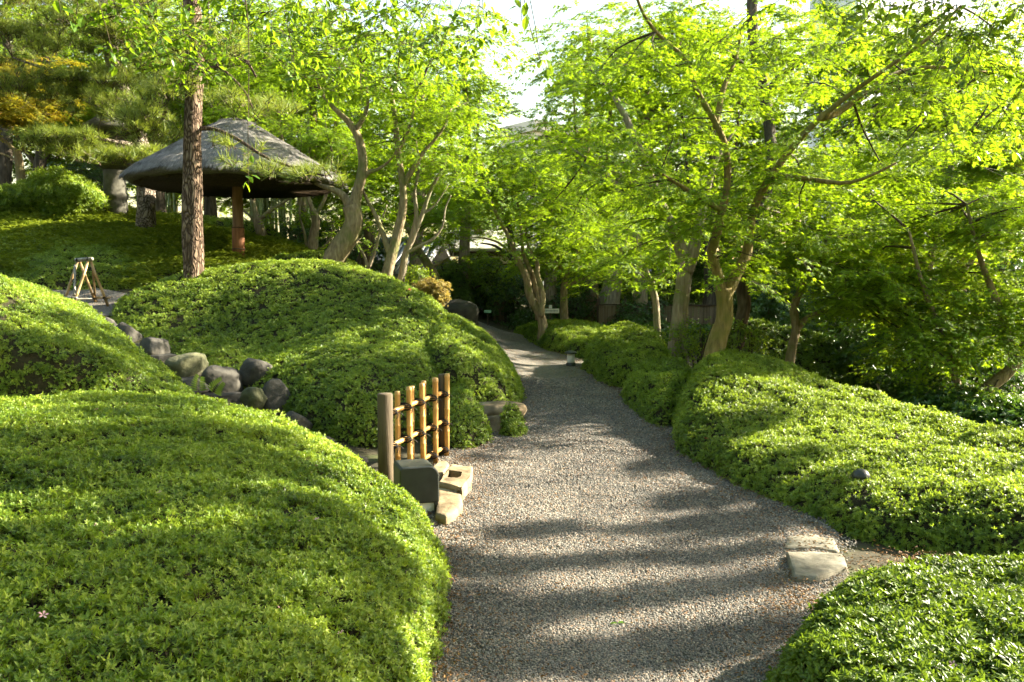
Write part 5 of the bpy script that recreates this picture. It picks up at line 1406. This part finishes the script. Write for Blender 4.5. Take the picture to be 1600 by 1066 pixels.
for (u, v, z) in [(-.22, 0, .83), (.22, 0, .83), (-.22, .27, .17), (.22, .27, .17), (-.22, -.25, .17), (.22, -.25, .17), (.02, .17, .46)]:
    m = MB(); q = bp(u, v, z)
    for t in range(3):
        a = U(0, 3.14); ax1 = (bx_ * math.cos(a) + UP * math.sin(a)); ax2 = bs
        m.tube([q + ax1 * (.042 * math.cos(th * .524)) + ax2 * (.042 * math.sin(th * .524)) for th in range(13)], .006, 5, False, 0, 1)
    m.build('cord_knot', M['cord'], bar)

# --- lamps and signs
mc = P(1345, 741, 6.75); mz = gz(mc.x, mc.y)
ml = empty('mushroom_lamp', (mc.x, mc.y, mz), 'small dark dome topped garden lamp poking out of the sunlit hedge', 'garden lamp')
m = MB(); m.lathe((mc.x, mc.y, mc.z), [(.072, -.03), (.076, -.02), (.072, .0), (.055, .028), (.03, .043), (.004, .048)], 20); m.build('dome', M['metal_dark'], ml)
m = MB(); m.tube([(mc.x, mc.y, mz - .1), (mc.x, mc.y, mc.z - .02)], .011, 8); m.build('stem', M['metal_dark'], ml)
wc = P(892, 566, 16.3); wz = gz(wc.x, wc.y)
wl_ = empty('path_lamp', (wc.x, wc.y, wz), 'little round path lamp with white glass and dark cap at the hedge gap', 'garden lamp')
m = MB(); m.lathe((wc.x, wc.y, wz), [(.10, -.05), (.10, .09), (.085, .10)], 16); m.build('base', M['metal_dark'], wl_)
m = MB(); m.lathe((wc.x, wc.y, wz), [(.078, .10), (.08, .13), (.08, .27), (.076, .285)], 16); m.build('glass', M['lamp_white'], wl_)
m = MB(); m.lathe((wc.x, wc.y, wz), [(.13, .286), (.135, .30), (.09, .335), (.02, .355)], 16); m.build('cap', M['metal_dark'], wl_)
sc_ = P(860, 486, 22.6); sz_ = gz(sc_.x, sc_.y)
sg = empty('signboard', (sc_.x, sc_.y, sz_), 'long narrow white signboard on a short post between two maples', 'sign')
m = MB(); m.box((sc_.x, sc_.y, sc_.z), (.50, .02, .13)); m.build('board', M['paint_white'], sg, False)
m = MB(); m.box((sc_.x, sc_.y, sc_.z + .12), (.085, .02, .10)); m.build('tag_plate', M['paint_white'], sg, False)
m = MB(); m.box((sc_.x, sc_.y + .025, (sz_ + sc_.z) / 2), (.05, .03, sc_.z - sz_ + .25)); m.build('post', M['wood'], sg, False)
m = MB()
for k in range(11):
    m.box((sc_.x - .19 + k * .038, sc_.y - .0115, sc_.z + .006), (.022, .002, .03)); m.box((sc_.x - .19 + k * .038, sc_.y - .0115, sc_.z - .028), (.018, .002, .012))
m.build('lettering', M['ink'], sg, False, kind='stuff')
qc = P(762, 487, 25.0); qz = gz(qc.x, qc.y)
q_ = empty('plant_label', (qc.x, qc.y, qz), 'small tilted green label stand by the far path end', 'sign')
m = MB(); m.box((qc.x, qc.y, qc.z), (.22, .14, .015), Matrix.Rotation(R(35), 3, 'X')); m.build('board', M['sign_green'], q_, False)
m = MB(); m.box((qc.x, qc.y + .02, (qz + qc.z) / 2 - .02), (.03, .03, max(.1, qc.z - qz))); m.build('post', M['wood'], q_, False)

# --- plank fence and gate posts
f0, f1 = P(935, 517, 23.4), P(1150, 520, 22.6)
pf = empty('plank_fence', (f0.x, f0.y, gz(f0.x, f0.y)), 'weathered plank fence in the shade behind the trunks', 'fence')
nb = 26; fd2 = (f1 - f0); fd2.z = 0; an_ = math.atan2(fd2.y, fd2.x)
pm = {}
for k in range(nb):
    p = f0 + fd2 * ((k + .5) / nb); g_ = gz(p.x, p.y); w_ = fd2.length / nb * .93; h_ = 1.58 + U(-.02, .02) - g_
    m = MB(); m.box((p.x, p.y, g_ + h_ / 2), (w_, .02, h_), Matrix.Rotation(an_, 3, 'Z')); m.build('plank', M['plank'], pf, False)
for k in range(6):
    p = f0 + fd2 * (k / 5) + Vector((0, .06, 0)); g_ = gz(p.x, p.y)
    m = MB(); m.box((p.x, p.y, g_ + .5), (.09, .09, 1.1)); m.build('post', M['wood_dark'], pf, False)
m = MB(); p = f0 + fd2 * .5; m.box((p.x, p.y - .005, 1.60), (fd2.length + .1, .08, .035), Matrix.Rotation(an_, 3, 'Z')); m.build('cap_rail', M['wood_dark'], pf, False)
ga = P(779, 492, 27.0); gg_ = gz(ga.x, ga.y)
wg = empty('wooden_gate', (ga.x, ga.y, gg_), 'old wooden gate panels at the far end of the path', 'gate')
for k in range(4):
    m = MB(); m.box((ga.x - .16 + k * .1, ga.y, gg_ + .38), (.095, .02, .76)); m.build('plank', M['plank'], wg, False)
for k in range(3):
    m = MB(); m.box((ga.x + .32 + k * .1, ga.y + .1, gg_ + .25), (.095, .02, .5)); m.build('plank', M['plank'], wg, False)
m = MB(); m.box((ga.x, ga.y - .02, gg_ + .79), (.5, .08, .05)); m.build('cap', M['wood'], wg, False)
for sx_ in (-.26, .24, .64):
    m = MB(); m.box((ga.x + sx_, ga.y + .03, gg_ + .36), (.08, .08, .78)); m.build('post', M['wood'], wg, False)

# --- houses behind
def house(label, x0, x1, Y0, eave, ridge, depth, rot, skirt=0.0, rib=.30, wall='plaster'):
    c = Vector(((x0 + x1) / 2, Y0 + depth / 2, 0)); g_ = gz(c.x, min(c.y, 45))
    h = empty('house', (c.x, c.y, g_), label, 'house', 'tile roofed houses behind the garden')
    Rm = Matrix.Rotation(rot, 3, 'Z'); W = (x1 - x0); D = depth
    def T(x, y, z): return Rm @ Vector((x, y, 0)) + Vector((c.x, c.y, z))
    def bx(nm, x, y, z, sx, sy, sz, mat, par=h):
        m = MB(); m.box(T(x, y, z), (sx, sy, sz), Rm); return m.build(nm, M[mat], par, False)
    bx('wall', 0, 0, (g_ + eave) / 2 - .15, W - 1.0, D - 1.2, eave - g_, wall)
    V = [T(-W / 2, -D / 2, eave), T(W / 2, -D / 2, eave), T(W / 2, 0, ridge), T(-W / 2, 0, ridge), T(W / 2, D / 2, eave), T(-W / 2, D / 2, eave)]
    V += [v - UP * .14 for v in V]
    rf = mk('roof', V, [(0, 1, 2, 3), (3, 2, 4, 5), (7, 6, 9, 8), (8, 9, 11, 10), (0, 6, 7, 1), (5, 4, 10, 11), (0, 3, 9, 6), (3, 5, 11, 9), (1, 7, 8, 2), (2, 8, 10, 4)], M['tile'], h, False)
    n_ = int(W / rib); t0 = skirt
    for k in range(n_ + 1):
        x = -W / 2 + .06 + k * (W - .12) / n_
        a = T(x, -D / 2 * (1 - t0) - (0.04 if t0 == 0 else 0), eave + (ridge - eave) * t0 + .05); b = T(x, 0, ridge + .05)
        m = MB(); m.tube([a, b], .055, 6, True, 0, 1); m.build('tile_row', M['tile'], rf)
    if skirt:
        a0 = T(-W / 2 - .05, -D / 2 - .3, eave - .08); a1 = T(W / 2 + .05, -D / 2 - .3, eave - .08); b1 = T(W / 2 + .05, -D / 2 * (1 - t0), eave + (ridge - eave) * t0 + .03); b0 = T(-W / 2 - .05, -D / 2 * (1 - t0), eave + (ridge - eave) * t0 + .03)
        mk('roof_skirt', [a0, a1, b1, b0, a0 - UP * .1, a1 - UP * .1, b1 - UP * .1, b0 - UP * .1], [(0, 1, 2, 3), (7, 6, 5, 4), (0, 4, 5, 1), (1, 5, 6, 2), (2, 6, 7, 3), (3, 7, 4, 0)], M['sheet'], rf, False)
    m = MB(); m.tube([T(-W / 2 - .05, 0, ridge + .08), T(W / 2 + .05, 0, ridge + .08)], .13, 8, True, 0, 1); m.build('ridge', M['tile'], rf)
    bx('eave_beam', 0, -D / 2 + .52, eave - .28, W - .6, .10, .22, 'wood_dark')
    for k in range(4):
        x = -W / 2 + .8 + k * (W - 1.6) / 3; bx('timber', x, -D / 2 + .585, (g_ + eave) / 2 - .2, .12, .03, eave - g_ - .2, 'wood_dark')
    for k in range(3):
        x = -W / 2 + .8 + (k + .5) * (W - 1.6) / 3
        w_ = bx('window', x, -D / 2 + .575, (g_ + eave) / 2 + .1, 1.0, .03, .8, 'wood_dark'); bx('pane', x, -D / 2 + .556, (g_ + eave) / 2 + .1, .88, .02, .68, 'glass', w_)
    return h
a_ = P(575, 428, 31); b_ = P(686, 428, 31)
house('house with ribbed grey tile roof seen between the trunks left of the path', a_.x, b_.x, 31, P(0, 428, 31).z, P(0, 378, 33.5).z, 5.0, R(-14), 0, .27)
a_ = P(690, 388, 35); b_ = P(860, 388, 35)
house('house with grey tile roof and pale metal skirt behind the pruned garden tree', a_.x, b_.x, 35, P(0, 386, 35).z, P(0, 322, 38.5).z, 7.0, R(4), .38, .27)
a_ = P(915, 425, 38); b_ = P(1130, 425, 38)
house('house with low grey roof glimpsed right of the white sign', a_.x, b_.x, 38, P(0, 425, 38).z, P(0, 395, 41).z, 6.0, R(-3), 0, .3, 'wood_dark')
def tower(label, x0, x1, Y0, top, cols, rows, mat, fin, gl='glass', fl=3.4):
    c = Vector(((x0 + x1) / 2, Y0, 0)); g_ = 0.0
    t = empty('tower_block', (c.x, c.y, g_), label, 'building')
    m = MB(); m.box((c.x, c.y + 2.5, top / 2), (x1 - x0, 5, top)); m.build('wall', M[mat], t, False)
    cw = (x1 - x0) / cols
    me = None
    for r_ in range(rows):
        z = top - 1.9 - r_ * fl
        if z < 2: break
        for k in range(cols):
            x = x0 + (k + .5) * cw
            if me is None:
                m = MB(); m.box((0, 0, 0), (cw * .62, .12, fl * .56)); me = mesh_data('window', m.v, m.f, M[gl], False)
            o = bpy.data.objects.new('window', me); COL.objects.link(o); o.parent = t; o.location = (x - c.x, -.05, z)
    if fin:
        mf = MB(); mf.box((0, 0, 0), (.35, .7, top)); mf_ = mesh_data('fin', mf.v, mf.f, M[mat], False)
        for k in range(cols + 1):
            o = bpy.data.objects.new('fin', mf_); COL.objects.link(o); o.parent = t; o.location = (x0 + k * cw - c.x, -.35, top / 2 + .2)
    m = MB(); m.box((c.x, c.y + 2.5, top + .5), (x1 - x0 + .6, 5.6, 1.0)); m.build('parapet', M[mat], t, False)
    t.rotation_euler = (0, 0, R(40))
    return t
tower('pale tower block with vertical fins seen through the right tree crowns', 30, 54, 85, 42, 12, 12, 'concrete', False, 'glass_pale')
tower('beige apartment building just showing above the far trees below the gap of sky', 1.0, 11, 80, 17.2, 5, 5, 'beige', False)

# ------------------------------------------------------------------ overhanging cherry
cb = Vector((0.9, -2.2, gz(.9, -2.2)))
ch_limbs = [([cb, cb + Vector((.1, .2, 2.2)), cb + Vector((-.1, .6, 4.2))], .26, .17),
            ([cb + Vector((-.1, .6, 4.0)), Vector((-.2, 1.5, 5.0)), Vector((-1.0, 4.2, 5.3)), Vector((-2.2, 6.6, 5.5)), Vector((-3.6, 9.0, 5.9))], .13, .03),
            ([cb + Vector((0, .6, 4.0)), Vector((1.8, 1.4, 5.0)), Vector((3.2, 4.2, 5.3)), Vector((4.5, 6.8, 5.4)), Vector((5.6, 9.0, 5.6))], .12, .03),
            ([Vector((-.6, 2.8, 5.15)), Vector((-.4, 4.6, 5.0)), Vector((-.1, 6.4, 5.2)), Vector((.1, 8, 5.6))], .05, .015),
            ([Vector((-1.0, 4.2, 5.3)), Vector((-2.4, 5.2, 5.1)), Vector((-3.6, 6.2, 5.0)), Vector((-5, 7.4, 5.2))], .05, .015),
            ([Vector((3.2, 4.2, 5.3)), Vector((4.4, 5.2, 5.0)), Vector((5.2, 6.6, 4.8))], .05, .015)]
cherry = tree('cherry_tree', 'cherry tree whose leafy branches hang into the top of the picture', ch_limbs, [], bark='bark_dark')
sk = []
for pts_, _, _ in ch_limbs[1:]:
    for i in range(len(pts_) - 1):
        for t in (0, .25, .5, .75): sk.append(Vector(pts_[i]).lerp(Vector(pts_[i + 1]), t))
leaf_me = []
for k in range(6):
    L = LeafMesh(); ln = U(.07, .095)
    L.leaf(Vector((0, 0, 0)), Vector((1, 0, U(-.2, .05))), UP, ln, ln * U(.48, .56), U(.1, .9), U(.06, .2), U(.05, .22))
    leaf_me.append(L.obj('leaf', [M['cherry']]).data)
CL = [(95, 12, 5.2, 4), (118, 30, 5.0, 6), (215, 25, 6, 6), (250, 55, 6.3, 8), (210, 75, 6.3, 7), (290, 25, 6.3, 8), (330, 50, 6.5, 8), (270, 100, 6.5, 7), (180, 100, 6.5, 6), (380, 25, 6.8, 8), (425, 60, 7, 8), (470, 25, 6.8, 8),
      (520, 45, 7, 8), (560, 15, 6.5, 7), (600, 45, 7, 8), (640, 20, 6.5, 8), (680, 50, 6.8, 7), (705, 20, 6.3, 6), (745, 62, 6.5, 9), (730, 40, 6.5, 6), (760, 50, 6.6, 6), (815, 25, 4.7, 5), (845, 92, 4.7, 4), (855, 118, 5.0, 4), (388, 284, 7, 7), (350, 95, 7, 6), (455, 110, 7.2, 6),
      (590, 150, 7.6, 6), (540, 120, 7.4, 6), (640, 100, 7.4, 6), (680, 118, 7.4, 5),
      (1290, 15, 6, 7), (1330, 45, 6, 7), (1375, 40, 6.2, 7), (1425, 30, 6, 6), (1440, 165, 7, 5), (1505, 130, 7, 6), (1470, 70, 6.5, 7), (1540, 40, 6, 7), (1590, 20, 5.5, 6), (1580, 75, 6.2, 7), (1560, 195, 7, 8), (1585, 240, 7, 9), (1520, 245, 7, 7), (1490, 190, 7.2, 6), (1590, 150, 6.6, 7)]
tw = MB(); nleaf = 0
for (px_, py_, Y_, n_) in CL:
    e = P(px_, py_, Y_)
    k = min(range(len(sk)), key=lambda i: (sk[i] - e - UP * .5).length)
    a = sk[k]; mid = a.lerp(e, .55) + Vector((U(-.1, .1), U(-.1, .1), .16))
    tw.tube([a, a.lerp(mid, .5) + Vector((U(-.15, .15), U(-.15, .15), .05)), mid, e.lerp(mid, .3) + Vector((U(-.05, .05), 0, .03)), e - UP * .03], [.008, .006, .004, .0028, .0018], 5, True, 0, 3)
    for j in range(n_):
        t = U(.0, .42) if j > 2 else U(-.03, .1)
        p = e.lerp(mid, max(t, 0)) + Vector((U(-.035, .035), U(-.035, .035), U(-.05, .02)))
        o = bpy.data.objects.new('leaf', random.choice(leaf_me)); COL.objects.link(o); o.parent = cherry
        o.location = p - Vector(cherry.location); o.rotation_euler = (U(-.6, .6), U(.1, 1.1), U(0, 6.28)); s_ = U(.8, 1.2); o.scale = (s_, s_, s_); nleaf += 1
tw.build('hanging_twigs', M['twig'], cherry, kind='stuff')
S['cherry'] = family('cherry_sprays', lambda: broad_spray(16, .45, .075, .036, .5, False), 4, [M['cherry'], M['twig']])
pts, rots, scs = [], [], []
for (px_, py_, Y_, rx, ry, rz, n_) in [(330, 30, 8.2, 140, 45, 1, 60), (520, 30, 8.5, 130, 45, 1, 60), (660, 40, 8.5, 90, 35, .8, 34), (230, 60, 8, 60, 50, .7, 24), (560, 110, 8.8, 110, 40, .7, 22), (1350, 10, 8, 120, 40, 1, 34), (1520, 60, 7.5, 90, 70, .8, 30), (1560, 200, 7.8, 60, 70, .7, 22), (420, -60, 7, 300, 60, 2, 70), (1350, -80, 7, 200, 60, 2, 50)]:
    for _ in range(n_):
        d = Vector((U(-1, 1), U(-1, 1), U(-1, 1))); s_ = Y_ / F_PX; c = P(px_, py_, Y_)
        p = c + Vector((d.x * rx * s_, d.y * rz, d.z * ry * s_)); pts.append(tuple(p)); rots.append((U(-.4, .4), U(-.1, .7), U(0, 6.28))); scs.append(U(.8, 1.2))
scatter('crown', pts, rots, scs, *S['cherry'], parent=cherry)

# ------------------------------------------------------------------ bamboo grove, ferns, blossoms, fallen leaf
cm = {}
for k in range(30):
    px_ = 262 + k * 7.6 + U(-4, 4) if k < 10 else 395 + (k - 10) * 4.6 + U(-3, 3)
    p = P(px_, 392, 24.5 + U(0, 3.5)); g_ = gz(p.x, p.y); h_ = U(5.5, 7.5)
    b = empty('bamboo', (p.x, p.y, g_), 'slender bamboo culm in the grove seen under the pavilion eave', 'bamboo', 'bamboo grove behind the pavilion')
    m = MB(); bamboo_tube(m, (p.x, p.y, g_ - .1), (p.x + U(-.3, .3), p.y, g_ + h_), U(.035, .05), [t / 16 + .02 for t in range(1, 15)]); m.build('culm', M['bamboo_live'], b)
    n_ = 14
    scatter('foliage', np.array([(p.x + U(-.6, .6), p.y + U(-.5, .5), g_ + U(.3, 1) * h_) for _ in range(n_)]), [(U(-.3, .3), U(-.1, .6), U(0, 6.28)) for _ in range(n_)], [U(1, 1.6) for _ in range(n_)], *S['broad'], parent=b)
fr = P(318, 612, 9.4); fz = gz(fr.x, fr.y)
fern = empty('fern', (fr.x, fr.y, fz), 'pale green fern with two arching fronds before the dark boulders', 'fern')
for (tx, ty, ln) in ((313, 586, 0), (349, 594, 0)):
    tip = P(tx, ty, 9.35); b0 = P(312 if tx < 330 else 330, 622, 9.4)
    L = LeafMesh(); N_ = 9; mid = b0.lerp(tip, .5) + Vector((-.03, -.02, .03))
    pt = lambda t: b0 * (1 - t) ** 2 + mid * 2 * t * (1 - t) + tip * t * t
    L.stick(b0, mid, .004); L.stick(mid, tip, .003)
    for k in range(1, N_):
        t = .18 + .8 * k / N_; p = pt(t); dr = (pt(min(t + .05, 1)) - p).normalized()
        for s_ in (-1, 1):
            sd_ = dr.cross(Vector((0, -1, .3))).normalized() * s_
            L.leaf(p, sd_ + dr * .45 - UP * .15, Vector((0, -.8, .6)), .115 * (1 - .75 * t) + .03, .022, U(.2, .9), .1, .15)
    o = L.obj('frond', [M['fern'], M['twig']]); COL.objects.link(o)
    o.parent = fern; o.location = -Vector(fern.location)
def hedge_hit(root, px_, py_):
    _, X, Y, Z, D = next(h for h in HEDGES.values() if h[0] is root)
    d = ray(px_, py_); x0, y0 = X[0, 0], Y[0, 0]; st = X[0, 1] - X[0, 0]
    t = 1.0
    while t < 40:
        p = Vector((0, 0, CAM_H)) + d * t
        i, j = int(round((p.y - y0) / st)), int(round((p.x - x0) / st))
        if 0 <= i < X.shape[0] and 0 <= j < X.shape[1] and D[i, j] > 0 and p.z < Z[i, j]: return p
        t += .02
    return None
def blossom_mesh(mat, s):
    V, Fq = [(0, 0, 0)], []
    for k in range(5):
        a = 2 * math.pi * k / 5; n_ = len(V)
        for (da, r, z) in ((-.35, .75, .25), (-.15, 1.05, .28), (.15, 1.05, .28), (.35, .75, .25)): V.append((s * r * math.cos(a + da), s * r * math.sin(a + da), s * z))
        Fq.append((0, n_, n_ + 1, n_ + 2, n_ + 3))
    return mesh_data('blossom', V, Fq, mat, False)
bm_p, bm_r = blossom_mesh(M['petal'], .016), blossom_mesh(M['petal_red'], .02)
for (rt, px_, py_, me, s_) in [(H1, 151, 645, bm_p, 1), (H1, 198, 636, bm_p, .9), (H1, 68, 972, bm_p, 1), (H1, 182, 1005, bm_p, .8), (H1, 249, 776, bm_p, .9), (H1, 150, 828, bm_p, .8), (H1, 468, 822, bm_p, .9), (H1, 495, 818, bm_p, 1), (H1, 533, 998, bm_p, .9), (H1, 436, 959, bm_p, .8), (H1, 563, 763, bm_p, 1), (H1, 494, 733, bm_p, .9), (H1, 513, 722, bm_p, .9), (H1, 460, 700, bm_p, 1),
                           (H4, 1103, 689, bm_r, 1.3), (H2, 553, 425, bm_r, 1.6), (H2, 640, 455, bm_r, 1.3), (H8, 1238, 923, bm_p, .8), (H8, 1515, 902, bm_p, .8), (H8, 1488, 1048, bm_p, .9)]:
    p = hedge_hit(rt, px_, py_)
    if p is None: continue
    o = bpy.data.objects.new('blossom', me); COL.objects.link(o); o.parent = rt; o.location = p + UP * .025 - Vector(rt.location); o.rotation_euler = (U(.2, 1), U(-.3, .3), U(0, 6)); o.scale = (s_,) * 3
p = G(965, 990); L = LeafMesh(); L.leaf(Vector((0, 0, 0)), Vector((1, .1, .05)), UP, .075, .04, .5); L.leaf(Vector((.0, 0, 0)), Vector((-.9, .4, .05)), UP, .06, .03, .8)
o = L.obj('fallen_leaf', [M['cherry']]); COL.objects.link(o); o.location = (p.x, p.y, p.z + .062); o.rotation_euler = (0, 0, .3); o.scale = (.8,) * 3
tag(o, 'fresh green leaf fallen on the gravel in the near path', 'leaf')

# boughs added unseen above the picture so their shade dapples the near left hedge
def lit(x, y):
    z = [(560, 760, 130, 38, .5), (450, 905, 75, 60, 0), (130, 812, 170, 26, .1), (330, 625, 150, 26, .35), (660, 830, 40, 40, 0), (60, 650, 80, 30, 0), (640, 960, 40, 60, 0), (330, 800, 90, 20, .3)]
    return any(((x - a) / c) ** 2 + ((y - b - k * (x - a)) / d) ** 2 < 1 for a, b, c, d, k in z)
for py_ in (555, 635, 690, 735, 780, 825, 870, 915, 960, 1010, 1060):
    for px_ in range(-20, 720, 64):
        qx, qy = px_ + U(-22, 22), py_ + U(-16, 16)
        T_ = hedge_hit(H1, qx, qy) or hedge_hit(H1b, qx, qy)
        if T_ is None or lit(qx, qy): continue
        if py_ == 555 and px_ > 150: continue
        s_ = max(0, (2.35 + .376 * T_.y - T_.z) / (math.tan(SUN_EL) - .376 * math.sin(SUN_AZ))) + U(.2, 1.5)
        w_ = T_.y / 5
        bough(cherry, 'cherry', T_ + sun_dir * (s_ / math.cos(SUN_EL)), .5 * w_, .17 * w_, .13 * w_, int(120 * w_ ** 2) + 8, .6)
for _ in range(420):   # unseen crown over the viewer's head, added to block sky light
    p = Vector((U(-8, 2.6), U(-3, 6.2), 0)); p.z = max(5.2, 2.5 + .39 * p.y) + U(0, 2.0)
    bough(cherry, 'cherry', p, .3, .3, .15, 2, 2.0)
for root, fam, a, b, c in BO.values(): scatter('shade_boughs', a, b, c, *S[fam], parent=root)
